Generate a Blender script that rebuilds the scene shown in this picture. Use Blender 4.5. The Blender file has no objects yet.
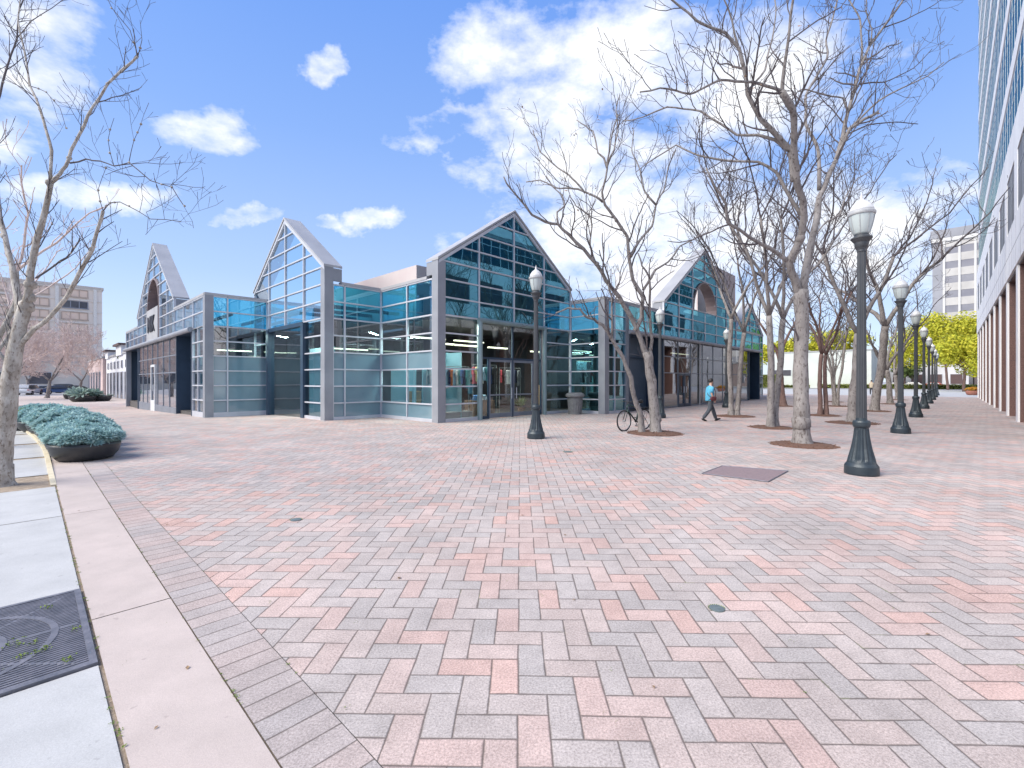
import bpy, math, random
from mathutils import Vector, Matrix, noise
SC = bpy.context.scene
COL = SC.collection
F = 460.0; HOR = 381.0; CH = 1.65
A1, A2 = 0.690, 0.724
def G(v):
    """ground height: level plaza, falling gently beyond v = 21"""
    t = min(max(v - 21.0, 0.0), 27.0)
    return -0.02 * t
def W(u, v, z=0.0):
    return Vector((A1 * u - A2 * v, A2 * u + A1 * v, z))
def UVof(x, y):
    return (A1 * x + A2 * y, -A2 * x + A1 * y)
def P(px, py, Z):
    return Vector(((px - 512) / F * Z, Z, CH + (HOR - py) / F * Z))
def ground_at(px, py):
    Z = F * CH / (py - HOR)
    x = (px - 512) / F * Z
    return Vector((x, Z, 0))
ROT_U = math.atan2(A2, A1)      # world angle of the u axis

# ------------------------------------------------------------------ materials
def _n(nt, typ, **kw):
    n = nt.nodes.new(typ)
    for k, v in kw.items():
        setattr(n, k, v)
    return n
def newmat(name):
    m = bpy.data.materials.new(name); m.use_nodes = True
    nt = m.node_tree
    b = nt.nodes['Principled BSDF']
    return m, nt, b
def mat(name, col, rough=0.6, metal=0.0, col2=None, scale=6.0, detail=4.0, bump=0.0, bscale=None, spec=0.5, emit=None, estr=0.0, coat=0.0, thr=(0.35, 0.65), space='Object'):
    m, nt, b = newmat(name)
    b.inputs['Roughness'].default_value = rough
    b.inputs['Metallic'].default_value = metal
    b.inputs['Specular IOR Level'].default_value = spec
    if coat: b.inputs['Coat Weight'].default_value = coat
    L = nt.links.new
    if col2 is None:
        col2 = tuple(c * 0.82 for c in col)
    tc = _n(nt, 'ShaderNodeTexCoord')
    nz = _n(nt, 'ShaderNodeTexNoise'); nz.inputs['Scale'].default_value = scale; nz.inputs['Detail'].default_value = detail
    L(tc.outputs[space], nz.inputs['Vector'])
    mr = _n(nt, 'ShaderNodeMapRange'); mr.inputs['From Min'].default_value = thr[0]; mr.inputs['From Max'].default_value = thr[1]
    L(nz.outputs['Fac'], mr.inputs['Value'])
    mx = _n(nt, 'ShaderNodeMix', data_type='RGBA')
    mx.inputs['A'].default_value = (*col, 1); mx.inputs['B'].default_value = (*col2, 1)
    L(mr.outputs['Result'], mx.inputs['Factor'])
    L(mx.outputs['Result'], b.inputs['Base Color'])
    if bump:
        n2 = _n(nt, 'ShaderNodeTexNoise'); n2.inputs['Scale'].default_value = bscale or scale * 4; n2.inputs['Detail'].default_value = 4
        L(tc.outputs[space], n2.inputs['Vector'])
        bp = _n(nt, 'ShaderNodeBump'); bp.inputs['Strength'].default_value = bump; bp.inputs['Distance'].default_value = 0.02
        L(n2.outputs['Fac'], bp.inputs['Height']); L(bp.outputs['Normal'], b.inputs['Normal'])
    if emit:
        b.inputs['Emission Color'].default_value = (*emit, 1); b.inputs['Emission Strength'].default_value = estr
    return m
def glassmat(name, tint, refl=0.12, rcol=(0.95, 0.97, 1.0), rough=0.015, blend=0.55):
    """architectural sheet glass: tinted see-through plus coated mirror reflection"""
    m = bpy.data.materials.new(name); m.use_nodes = True
    nt = m.node_tree; nt.nodes.clear(); L = nt.links.new
    out = _n(nt, 'ShaderNodeOutputMaterial')
    tr = _n(nt, 'ShaderNodeBsdfTransparent'); tr.inputs['Color'].default_value = (*tint, 1)
    gl = _n(nt, 'ShaderNodeBsdfGlossy'); gl.inputs['Color'].default_value = (*rcol, 1); gl.inputs['Roughness'].default_value = rough
    lw = _n(nt, 'ShaderNodeLayerWeight'); lw.inputs['Blend'].default_value = blend
    mr = _n(nt, 'ShaderNodeMapRange'); mr.inputs['To Min'].default_value = refl; mr.inputs['To Max'].default_value = 1.0
    L(lw.outputs['Fresnel'], mr.inputs['Value'])
    tc = _n(nt, 'ShaderNodeTexCoord'); nz = _n(nt, 'ShaderNodeTexNoise'); nz.inputs['Scale'].default_value = 0.9; nz.inputs['Detail'].default_value = 1
    L(tc.outputs['Object'], nz.inputs['Vector'])
    bp = _n(nt, 'ShaderNodeBump'); bp.inputs['Strength'].default_value = 0.12; bp.inputs['Distance'].default_value = 0.02
    L(nz.outputs['Fac'], bp.inputs['Height']); L(bp.outputs['Normal'], gl.inputs['Normal'])
    mx = _n(nt, 'ShaderNodeMixShader')
    L(mr.outputs['Result'], mx.inputs['Fac']); L(tr.outputs[0], mx.inputs[1]); L(gl.outputs[0], mx.inputs[2])
    L(mx.outputs[0], out.inputs['Surface'])
    return m

class Nodes:
    """tiny expression helper for math nodes"""
    def __init__(s, nt): s.nt = nt
    def m(s, op, a, b=None, c=None):
        n = s.nt.nodes.new('ShaderNodeMath'); n.operation = op
        for i, x in enumerate((a, b, c)):
            if x is None: continue
            if isinstance(x, (int, float)): n.inputs[i].default_value = x
            else: s.nt.links.new(x, n.inputs[i])
        return n.outputs[0]
    def mix(s, f, a, b):
        n = s.nt.nodes.new('ShaderNodeMix'); n.data_type = 'RGBA'
        for k, x in (('Factor', f), ('A', a), ('B', b)):
            if isinstance(x, (int, float)): n.inputs[k].default_value = x
            elif isinstance(x, tuple): n.inputs[k].default_value = (*x, 1)
            else: s.nt.links.new(x, n.inputs[k])
        return n.outputs['Result']
    def noise(s, vec, scale, detail=3, rough=0.5):
        n = s.nt.nodes.new('ShaderNodeTexNoise'); n.inputs['Scale'].default_value = scale; n.inputs['Detail'].default_value = detail
        n.inputs['Roughness'].default_value = rough
        s.nt.links.new(vec, n.inputs['Vector']); return n.outputs['Fac']
    def rng(s, v, a, b, c=0.0, d=1.0):
        n = s.nt.nodes.new('ShaderNodeMapRange')
        for k, x in (('From Min', a), ('From Max', b), ('To Min', c), ('To Max', d)): n.inputs[k].default_value = x
        s.nt.links.new(v, n.inputs['Value']); return n.outputs['Result']
def ramp(nt, fac, stops, interp='LINEAR'):
    r = nt.nodes.new('ShaderNodeValToRGB'); cr = r.color_ramp; cr.interpolation = interp
    while len(cr.elements) < len(stops): cr.elements.new(0.5)
    for e, (p, c) in zip(cr.elements, stops):
        e.position = p; e.color = (*c, 1)
    nt.links.new(fac, r.inputs['Fac']); return r.outputs['Color']

BRICKS = [(0.00, (0.385, 0.352, 0.338)), (0.22, (0.41, 0.37, 0.352)), (0.42, (0.44, 0.385, 0.362)), (0.60, (0.465, 0.385, 0.355)),
          (0.82, (0.50, 0.37, 0.335)), (0.98, (0.53, 0.35, 0.30))]
def paver_material(name, herring=True, W_=0.152, rot=0.0):
    m, nt, b = newmat(name); N = Nodes(nt); L = nt.links.new
    geo = _n(nt, 'ShaderNodeNewGeometry')
    mp = _n(nt, 'ShaderNodeMapping'); mp.inputs['Rotation'].default_value = (0, 0, rot); L(geo.outputs['Position'], mp.inputs['Vector'])
    wob = _n(nt, 'ShaderNodeTexNoise'); wob.inputs['Scale'].default_value = 1.7; wob.inputs['Detail'].default_value = 2
    L(mp.outputs[0], wob.inputs['Vector'])
    vm = _n(nt, 'ShaderNodeVectorMath', operation='MULTIPLY_ADD')
    L(wob.outputs['Color'], vm.inputs[0]); vm.inputs[1].default_value = (0.020, 0.020, 0); L(mp.outputs[0], vm.inputs[2])
    sx = _n(nt, 'ShaderNodeSeparateXYZ'); L(vm.outputs[0], sx.inputs[0])
    if herring:
        x = N.m('DIVIDE', sx.outputs[0], W_); y = N.m('DIVIDE', sx.outputs[1], W_)
        i = N.m('FLOOR', x); j = N.m('FLOOR', y); fx = N.m('SUBTRACT', x, i); fy = N.m('SUBTRACT', y, j)
        d = N.m('SUBTRACT', i, j)
        k = N.m('FLOORED_MODULO', d, 4.0)
        k = N.m('ROUND', k)
        k1 = N.m('COMPARE', k, 1.0, 0.1); k2 = N.m('COMPARE', k, 2.0, 0.1)
        vert = N.m('GREATER_THAN', k, 1.5)
        # along and across coordinates
        ah = N.m('ADD', fx, k1); av = N.m('ADD', fy, k2)
        al = N.m('ADD', N.m('MULTIPLY', ah, N.m('SUBTRACT', 1.0, vert)), N.m('MULTIPLY', av, vert))
        ac = N.m('ADD', N.m('MULTIPLY', fy, N.m('SUBTRACT', 1.0, vert)), N.m('MULTIPLY', fx, vert))
        ii = N.m('SUBTRACT', i, k1); jj = N.m('SUBTRACT', j, k2)
        e1 = N.m('MINIMUM', al, N.m('SUBTRACT', 2.0, al)); e2 = N.m('MINIMUM', ac, N.m('SUBTRACT', 1.0, ac))
        edge = N.m('MINIMUM', e1, e2)
    else:   # one soldier course: bricks side by side along the second axis
        y = N.m('DIVIDE', sx.outputs[1], W_); jj = N.m('FLOOR', y); ii = N.m('ADD', jj, 7.3)
        fy = N.m('SUBTRACT', y, jj); edge = N.m('MINIMUM', fy, N.m('SUBTRACT', 1.0, fy)); vert = None
    cb = _n(nt, 'ShaderNodeCombineXYZ'); L(ii, cb.inputs[0]); L(jj, cb.inputs[1])
    wn = _n(nt, 'ShaderNodeTexWhiteNoise', noise_dimensions='2D'); L(cb.outputs[0], wn.inputs['Vector'])
    big = N.noise(geo.outputs['Position'], 0.16, 2)
    f = N.m('ADD', N.m('MULTIPLY', wn.outputs['Value'], 0.86 if herring else 0.62), N.rng(big, 0.3, 0.7, -0.02, 0.17))
    col = ramp(nt, f, BRICKS if herring else [(p, (c[0] * .94, c[1] * .93, c[2] * .94)) for p, c in BRICKS])
    # per brick tone, fine speckle, stains
    wn2 = _n(nt, 'ShaderNodeTexWhiteNoise', noise_dimensions='3D'); cb2 = _n(nt, 'ShaderNodeCombineXYZ'); L(ii, cb2.inputs[0]); L(jj, cb2.inputs[1]); cb2.inputs[2].default_value = 3.3
    L(cb2.outputs[0], wn2.inputs['Vector'])
    tone = N.rng(wn2.outputs['Value'], 0, 1, 0.93, 1.05)
    sp = N.noise(geo.outputs['Position'], 85, 3, 0.8)
    tone = N.m('MULTIPLY', tone, N.rng(sp, 0.3, 0.7, 0.60, 1.36))
    st = N.noise(geo.outputs['Position'], 0.7, 5, 0.6)
    tone = N.m('MULTIPLY', tone, N.rng(st, 0.3, 0.75, 0.80, 1.12))
    s3 = N.noise(geo.outputs['Position'], 6.0, 5, 0.7); tone = N.m('MULTIPLY', tone, N.rng(s3, 0.35, 0.7, 1.06, 0.86))
    hs = _n(nt, 'ShaderNodeVectorMath', operation='SCALE'); L(col, hs.inputs[0]); L(tone, hs.inputs['Scale'])
    # pale flecks of aggregate
    fl = N.noise(geo.outputs['Position'], 260, 1)
    c3 = N.mix(N.rng(fl, 0.64, 0.70, 0, 0.55), hs.outputs[0], (0.72, 0.68, 0.66))
    jn = N.noise(geo.outputs['Position'], 9, 3)
    jw = N.rng(jn, 0.3, 0.7, 0.032, 0.075)
    jt = N.m('SUBTRACT', 1.0, N.m('SMOOTH_MIN', N.m('DIVIDE', edge, jw), 1.0, 0.4))
    jt = N.m('MAXIMUM', jt, 0.0)
    moss = N.rng(N.noise(geo.outputs['Position'], 1.9, 4, 0.7), 0.62, 0.70)
    jcol = N.mix(N.m('MULTIPLY', moss, 0.8), (0.085, 0.068, 0.06), (0.14, 0.18, 0.045))
    c4 = N.mix(N.m('MULTIPLY', jt, 0.92), c3, jcol)
    L(c4, b.inputs['Base Color'])
    b.inputs['Roughness'].default_value = 0.85; b.inputs['Specular IOR Level'].default_value = 0.25
    h = N.m('ADD', N.m('MULTIPLY', N.m('SUBTRACT', 1.0, jt), 1.0), N.m('MULTIPLY', sp, 0.35))
    h = N.m('ADD', h, N.m('MULTIPLY', wn2.outputs['Value'], 0.25))
    bp = _n(nt, 'ShaderNodeBump'); bp.inputs['Strength'].default_value = 0.45; bp.inputs['Distance'].default_value = 0.006
    L(h, bp.inputs['Height']); L(bp.outputs['Normal'], b.inputs['Normal'])
    return m
def concrete_material(name, c1, c2, joint=None):
    """joint = (axis angle, size, offset) draws saw-cut joints across the strip"""
    m, nt, b = newmat(name); N = Nodes(nt); L = nt.links.new
    geo = _n(nt, 'ShaderNodeNewGeometry'); pos = geo.outputs['Position']
    a = N.noise(pos, 0.9, 5, 0.65); c = N.mix(N.rng(a, 0.3, 0.7), c1, c2)
    sp = N.noise(pos, 170, 3, 0.7); t = N.rng(sp, 0.3, 0.7, 0.86, 1.12)
    st = N.noise(pos, 3.1, 4, 0.6); t = N.m('MULTIPLY', t, N.rng(st, 0.35, 0.8, 1.02, 0.88))
    hs = _n(nt, 'ShaderNodeVectorMath', operation='SCALE'); L(c, hs.inputs[0]); L(t, hs.inputs['Scale'])
    spot = N.rng(N.noise(pos, 14, 2), 0.70, 0.74, 0, 0.5)
    c5 = N.mix(spot, hs.outputs[0], tuple(x * 0.6 for x in c1))
    L(c5, b.inputs['Base Color']); b.inputs['Roughness'].default_value = 0.85; b.inputs['Specular IOR Level'].default_value = 0.25
    bp = _n(nt, 'ShaderNodeBump'); bp.inputs['Strength'].default_value = 0.3; bp.inputs['Distance'].default_value = 0.004
    L(sp, bp.inputs['Height']); L(bp.outputs['Normal'], b.inputs['Normal'])
    return m
def bark_material(name, c1, c2, c3, patch=5.0, mottled=False):
    m, nt, b = newmat(name); N = Nodes(nt); L = nt.links.new
    geo = _n(nt, 'ShaderNodeNewGeometry')
    mp = _n(nt, 'ShaderNodeMapping'); mp.inputs['Scale'].default_value = (1, 1, 0.45); L(geo.outputs['Position'], mp.inputs['Vector'])
    pos = mp.outputs[0]
    a = N.noise(pos, patch, 4, 0.6)
    c = N.mix(N.rng(a, 0.42, 0.56) if mottled else N.rng(a, 0.3, 0.7), c1, c2)
    bb = N.noise(pos, patch * 4.3, 4, 0.65)
    c = N.mix(N.rng(bb, 0.52, 0.66, 0, 0.85), c, c3)
    L(c, b.inputs['Base Color']); b.inputs['Roughness'].default_value = 0.85; b.inputs['Specular IOR Level'].default_value = 0.2
    bp = _n(nt, 'ShaderNodeBump'); bp.inputs['Strength'].default_value = 0.6; bp.inputs['Distance'].default_value = 0.015
    L(bb, bp.inputs['Height']); L(bp.outputs['Normal'], b.inputs['Normal'])
    return m
def leafmat(name, c1, c2, scale=1.2, trans=0.3):
    m, nt, b = newmat(name); N = Nodes(nt); L = nt.links.new
    geo = _n(nt, 'ShaderNodeNewGeometry')
    a = N.noise(geo.outputs['Position'], scale, 3)
    r = N.m('ADD', N.m('MULTIPLY', a, 0.6), N.m('MULTIPLY', geo.outputs['Random Per Island'], 0.4))
    c = N.mix(N.rng(r, 0.3, 0.7), c1, c2)
    L(c, b.inputs['Base Color']); b.inputs['Roughness'].default_value = 0.7; b.inputs['Specular IOR Level'].default_value = 0.2
    tl = _n(nt, 'ShaderNodeBsdfTranslucent'); L(c, tl.inputs['Color'])
    mx = _n(nt, 'ShaderNodeMixShader'); mx.inputs[0].default_value = trans
    L(b.outputs[0], mx.inputs[1]); L(tl.outputs[0], mx.inputs[2])
    L(mx.outputs[0], nt.nodes['Material Output'].inputs['Surface'])
    return m

# ------------------------------------------------------------------ mesh building
class MB:
    def __init__(s): s.v = []; s.f = []; s.mi = []; s.cur = 0
    def add(s, vs, fs):
        o = len(s.v); s.v += [tuple(p) for p in vs]
        for f in fs: s.f.append(tuple(i + o for i in f)); s.mi.append(s.cur)
    def hexa(s, p):   # 8 points: bottom 4, top 4
        s.add(p, [(3, 2, 1, 0), (4, 5, 6, 7), (0, 1, 5, 4), (1, 2, 6, 5), (2, 3, 7, 6), (3, 0, 4, 7)])
    def box(s, x0, x1, y0, y1, z0, z1):
        s.hexa([(x0, y0, z0), (x1, y0, z0), (x1, y1, z0), (x0, y1, z0), (x0, y0, z1), (x1, y0, z1), (x1, y1, z1), (x0, y1, z1)])
    def boxuv(s, u0, u1, v0, v1, z0, z1, g=False):
        ps = []
        for z, top in ((z0, 0), (z1, 1)):
            for (u, v) in ((u0, v0), (u1, v0), (u1, v1), (u0, v1)):
                ps.append(W(u, v, (z + G(v)) if (g and not top) else z))
        s.hexa(ps)
    def quad(s, a, b, c, d): s.add([a, b, c, d], [(0, 1, 2, 3)])
    def poly(s, ps): s.add(ps, [tuple(range(len(ps)))])
    def prism(s, ps, off):
        n = len(ps); off = Vector(off)
        q = [Vector(p) for p in ps]; r = [p + off for p in q]
        s.add(q + r, [tuple(range(n))[::-1], tuple(range(n, 2 * n))] + [(i, (i + 1) % n, (i + 1) % n + n, i + n) for i in range(n)])
    def tube(s, pts, rad, n=6, cap=True, lump=0.0):
        pts = [Vector(p) for p in pts]
        if len(pts) < 2: return
        if not isinstance(rad, (list, tuple)): rad = [rad] * len(pts)
        o = len(s.v); ref = None
        for i, p in enumerate(pts):
            if i == 0: t = pts[1] - pts[0]
            elif i == len(pts) - 1: t = pts[-1] - pts[-2]
            else: t = pts[i + 1] - pts[i - 1]
            if t.length < 1e-9: t = Vector((0, 0, 1))
            t.normalize()
            if ref is None:
                ref = Vector((1, 0, 0)) if abs(t.x) < 0.8 else Vector((0, 1, 0))
            a = ref - t * ref.dot(t)
            if a.length < 1e-4: a = t.orthogonal()
            a.normalize(); ref = a; b = t.cross(a)
            for k in range(n):
                an = 2 * math.pi * k / n
                rr = rad[i]; dv = a * math.cos(an) + b * math.sin(an)
                if lump: w_ = p + dv * rr; rr *= 1 + lump * (noise.noise(w_ * (0.55 / max(rad[i], .03)) * .6) + .6 * noise.noise(Vector((w_.x * 9, w_.y * 9, w_.z * 2.2))))
                q = p + dv * rr
                s.v.append((q.x, q.y, q.z))
        for i in range(len(pts) - 1):
            for k in range(n):
                k2 = (k + 1) % n
                s.f.append((o + i * n + k, o + i * n + k2, o + (i + 1) * n + k2, o + (i + 1) * n + k)); s.mi.append(s.cur)
        if cap:
            s.f.append(tuple(o + k for k in range(n))[::-1]); s.mi.append(s.cur)
            s.f.append(tuple(o + (len(pts) - 1) * n + k for k in range(n))); s.mi.append(s.cur)
    def lathe(s, prof, n=24, c=(0, 0, 0), flute=None, sx=1.0, sy=1.0):
        o = len(s.v)
        for (r, z) in prof:
            for k in range(n):
                an = 2 * math.pi * k / n; rr = r
                if flute and flute[1] <= z <= flute[2]: rr = r * (1 - flute[3] * (0.5 + 0.5 * math.cos(flute[0] * an)))
                s.v.append((c[0] + rr * math.cos(an) * sx, c[1] + rr * math.sin(an) * sy, c[2] + z))
        for i in range(len(prof) - 1):
            for k in range(n):
                k2 = (k + 1) % n
                s.f.append((o + i * n + k, o + i * n + k2, o + (i + 1) * n + k2, o + (i + 1) * n + k)); s.mi.append(s.cur)
        s.f.append(tuple(o + k for k in range(n))[::-1]); s.mi.append(s.cur)
        s.f.append(tuple(o + (len(prof) - 1) * n + k for k in range(n))); s.mi.append(s.cur)
    def build(s, name, m, parent=None, smooth=False, origin=None):
        me = bpy.data.meshes.new(name)
        vs = s.v
        if origin is not None:
            ox, oy, oz = origin; vs = [(a - ox, b - oy, c - oz) for a, b, c in vs]
        me.from_pydata(vs, [], s.f)
        ms = m if isinstance(m, (list, tuple)) else [m]
        for q in ms: me.materials.append(q)
        if len(ms) > 1: me.polygons.foreach_set('material_index', s.mi)
        if smooth: me.polygons.foreach_set('use_smooth', [True] * len(me.polygons))
        me.update()
        o = bpy.data.objects.new(name, me); COL.objects.link(o)
        if parent is not None:
            o.parent = parent
        elif origin is not None: o.location = origin
        return o
def tag(o, label=None, cat=None, group=None, kind=None):
    for k, v in (('label', label), ('category', cat), ('group', group), ('kind', kind)):
        if v: o[k] = v
    return o
def thing(name, label, cat, loc=(0, 0, 0), rz=0.0, group=None):
    """Empty at the base of a thing; its parts are built in its local coordinates"""
    o = bpy.data.objects.new(name, None); COL.objects.link(o)
    o.location = loc; o.rotation_euler = (0, 0, rz); o.empty_display_size = 0.2
    return tag(o, label, cat, group)
def struct(name, mb, m, smooth=False):
    return tag(mb.build(name, m, smooth=smooth), kind='structure')
def dup(root, loc=None, rz=None, label=None, scale=None):
    r = root.copy(); COL.objects.link(r)
    if loc is not None: r.location = loc
    if rz is not None: r.rotation_euler = (0, 0, rz)
    if scale: r.scale = (scale, scale, scale) if isinstance(scale, (int, float)) else scale
    if label: r['label'] = label
    for ch in list(root.children):
        c = ch.copy(); COL.objects.link(c); c.parent = r
        for g in list(ch.children):
            d = g.copy(); COL.objects.link(d); d.parent = c
    return r
def bevel(o, w=0.01, seg=2):
    b = o.modifiers.new('bevel', 'BEVEL'); b.width = w; b.segments = seg; b.limit_method = 'ANGLE'; return o

# ------------------------------------------------------------------ camera, world, sun
cam = bpy.data.objects.new('camera', bpy.data.cameras.new('camera')); COL.objects.link(cam)
cam.location = (0, 0, CH); cam.rotation_euler = (math.radians(90), 0, 0)
cam.data.sensor_width = 36; cam.data.lens = 36 * F / 1024; cam.data.shift_y = -3 / 1024
cam.data.clip_start = 0.05; cam.data.clip_end = 5000
SC.camera = cam
SUN_DIR = Vector((-0.74, -0.32, 0.78)).normalized()      # towards the sun
sl = bpy.data.lights.new('sun', 'SUN'); sl.energy = SUN_E = 2.9; sl.angle = math.radians(46); sl.color = (1.0, 0.93, 0.82)
so = bpy.data.objects.new('sun', sl); COL.objects.link(so)
so.rotation_euler = SUN_DIR.to_track_quat('Z', 'Y').to_euler()
el = math.asin(SUN_DIR.z); az = math.atan2(SUN_DIR.x, SUN_DIR.y)
w = bpy.data.worlds.new('World'); SC.world = w; w.use_nodes = True
nt = w.node_tree; N = Nodes(nt); L = nt.links.new
bg = nt.nodes['Background']
sky = _n(nt, 'ShaderNodeTexSky', sky_type='NISHITA'); sky.sun_disc = False
sky.sun_elevation = el; sky.sun_rotation = az; sky.air_density = 1.0; sky.dust_density = 0.6; sky.ozone_density = 2.2
tc = _n(nt, 'ShaderNodeTexCoord'); dirv = tc.outputs['Generated']
sp = _n(nt, 'ShaderNodeSeparateXYZ'); L(dirv, sp.inputs[0])
yy = N.m('MAXIMUM', N.m('ABSOLUTE', sp.outputs[1]), 0.05)
s_ = N.m('DIVIDE', sp.outputs[0], yy); t_ = N.m('DIVIDE', sp.outputs[2], yy)
flat = _n(nt, 'ShaderNodeCombineXYZ'); L(s_, flat.inputs[0]); L(t_, flat.inputs[1])
CL = [(505, 45, 80, 48), (455, 128, 55, 18), (560, 95, 70, 45), (640, 60, 110, 60), (720, 80, 130, 70), (600, 170, 110, 55), (700, 230, 170, 90),
      (520, 157, 24, 13), (210, 137, 40, 22), (326, 62, 20, 15), (250, 214, 30, 10), (367, 218, 28, 12), (312, 219, 30, 7), (10, 130, 60, 30),
      (110, 192, 75, 13), (15, 50, 75, 60), (955, 182, 45, 22), (850, 235, 120, 50), (600, 260, 120, 40)]
wn_ = _n(nt, 'ShaderNodeTexNoise'); wn_.inputs['Scale'].default_value = 9.0; wn_.inputs['Detail'].default_value = 5; wn_.inputs['Roughness'].default_value = .6; L(dirv, wn_.inputs['Vector'])
wm_ = _n(nt, 'ShaderNodeVectorMath', operation='MULTIPLY_ADD'); L(wn_.outputs['Color'], wm_.inputs[0]); wm_.inputs[1].default_value = (.20, .13, 0); L(flat.outputs[0], wm_.inputs[2])
ws_ = _n(nt, 'ShaderNodeVectorMath', operation='SUBTRACT'); L(wm_.outputs[0], ws_.inputs[0]); ws_.inputs[1].default_value = (.10, .065, 0)
flat = ws_
best = None
for (cx, cy, rx, ry) in CL:
    a = _n(nt, 'ShaderNodeVectorMath', operation='SUBTRACT'); L(flat.outputs[0], a.inputs[0])
    a.inputs[1].default_value = ((cx - 512) / F, (HOR - cy) / F, 0)
    b_ = _n(nt, 'ShaderNodeVectorMath', operation='MULTIPLY'); L(a.outputs[0], b_.inputs[0]); b_.inputs[1].default_value = (F / rx, F / ry, 0)
    l_ = _n(nt, 'ShaderNodeVectorMath', operation='LENGTH'); L(b_.outputs[0], l_.inputs[0])
    e = N.m('MINIMUM', N.m('SUBTRACT', 1.0, l_.outputs['Value']), .5 if rx > 60 else .26)
    best = e if best is None else N.m('MAXIMUM', best, e)
nv = _n(nt, 'ShaderNodeMapping'); nv.inputs['Scale'].default_value = (1, 1, 1.9); L(dirv, nv.inputs['Vector'])
n1 = N.noise(nv.outputs[0], 5.5, 9, 0.62)
n2 = N.noise(nv.outputs[0], 2.2, 3, 0.5)
dens = N.m('ADD', N.m('MAXIMUM', best, -0.9), N.m('MULTIPLY', N.m('SUBTRACT', n1, 0.5), 3.6))
cfront = N.rng(dens, -0.15, 0.75)
# the half of the sky behind the camera: broken clouds from the noise alone
cback = N.rng(N.m('ADD', N.m('MULTIPLY', n1, 0.6), N.m('MULTIPLY', n2, 0.5)), 0.52, 0.66)
isf = N.rng(sp.outputs[1], -0.05, 0.1)
cm = N.m('ADD', N.m('MULTIPLY', cfront, isf), N.m('MULTIPLY', cback, N.m('SUBTRACT', 1.0, isf)))
cm = N.m('MULTIPLY', cm, N.rng(sp.outputs[2], 0.0, 0.12))
skt = _n(nt, 'ShaderNodeMix', data_type='RGBA', blend_type='MULTIPLY'); skt.inputs['Factor'].default_value = 1.0
L(sky.outputs[0], skt.inputs['A']); skt.inputs['B'].default_value = (0.95, 1.0, 1.12, 1)
cs = N.rng(n2, 0.3, 0.7, 4.5, 5.3)
cc = _n(nt, 'ShaderNodeVectorMath', operation='SCALE'); cc.inputs[0].default_value = (1.0, 1.01, 1.03); L(cs, cc.inputs['Scale'])
air = ramp(nt, sp.outputs[2], [(0.0, (3.3, 3.8, 4.4)), (0.2, (2.0, 2.75, 4.3)), (0.45, (1.15, 2.0, 4.1)), (0.64, (0.75, 1.6, 4.0)), (1.0, (0.4, 1.1, 3.4))])
skb = N.mix(0.85, skt.outputs['Result'], air)
fin = N.mix(N.m('MULTIPLY', cm, 0.95), skb, cc.outputs[0])
L(fin, bg.inputs['Color']); bg.inputs['Strength'].default_value = 0.12
SC.view_settings.view_transform = 'Standard'; SC.view_settings.look = 'None'
SC.view_settings.exposure = 1.02; SC.view_settings.gamma = 1.0
# ------------------------------------------------------------------ ground
def vgrid(v0, v1, extra=()):
    s = {v0, v1}
    for v in (21.0, 48.0, *extra):
        if v0 < v < v1: s.add(v)
    return sorted(s)
def sheet(name, m, u0, u1, v0, v1, dz):
    b = MB()
    vs = vgrid(v0, v1)
    for a, c in zip(vs, vs[1:]):
        b.quad(W(u0, a, G(a) + dz), W(u1, a, G(a) + dz), W(u1, c, G(c) + dz), W(u0, c, G(c) + dz))
    return struct(name, b, m)
M_ground = concrete_material('ground_asphalt', (0.30, 0.30, 0.31), (0.36, 0.36, 0.37))
M_road = concrete_material('road_asphalt', (0.27, 0.27, 0.29), (0.34, 0.34, 0.36))
M_pav = paver_material('pavers_herringbone', True, 0.152, math.radians(1.0))
M_sold = paver_material('pavers_soldier', False, 0.1525, -ROT_U)
M_slab = concrete_material('pink_concrete', (0.50, 0.43, 0.40), (0.42, 0.365, 0.34))
M_walk = concrete_material('pale_concrete', (0.47, 0.475, 0.475), (0.39, 0.395, 0.40))
M_cream = mat('cream_kerb', (0.62, 0.55, 0.40), 0.8, scale=8, bump=0.2)
M_dirt = mat('dry_dirt', (0.36, 0.29, 0.22), 0.95, col2=(0.24, 0.19, 0.14), scale=9, bump=0.8)
M_grass = mat('lawn', (0.22, 0.24, 0.07), 0.9, col2=(0.12, 0.15, 0.04), scale=2, bump=0.5)
M_moss = mat('moss', (0.20, 0.27, 0.06), 0.9, col2=(0.11, 0.17, 0.03), scale=60)
M_mulch = mat('mulch', (0.19, 0.10, 0.07), 0.95, col2=(0.08, 0.045, 0.03), scale=35, bump=1.0, bscale=60)

sheet('ground', M_ground, -900, 1400, -1400, 1400, -0.024)
sheet('plaza_paving', M_pav, 1.042, 66, -30, 60, 0.0)
sheet('paved_walk', M_walk, 66, 126, -60, 120, -0.008)
sheet('soldier_course', M_sold, 0.746, 1.038, -30, 60, 0.0)
sheet('rear_plaza', M_slab, -3.2, 66, 60, 96, 0.0)
sheet('street', M_road, -18, 66, 96.2, 128, -0.02)
sheet('side_road', M_road, -18, -3.4, -40, 96, -0.02)
sheet('joint_bed', M_dirt, -3.4, 0.75, -30, 60, -0.012)
b = MB()      # pink edging slabs with open joints between them
vv = 4.29 - 3.6 * 9
while vv < 56:
    for a, c in zip(vgrid(vv + 0.006, vv + 3.594), vgrid(vv + 0.006, vv + 3.594)[1:]):
        b.quad(W(0.296, a, G(a) + .001), W(0.738, a, G(a) + .001), W(0.738, c, G(c) + .001), W(0.296, c, G(c) + .001))
    vv += 3.6
struct('edging_slabs', b, M_slab)
b = MB()      # pale footpath flags; dirt strips where they are left out
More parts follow.
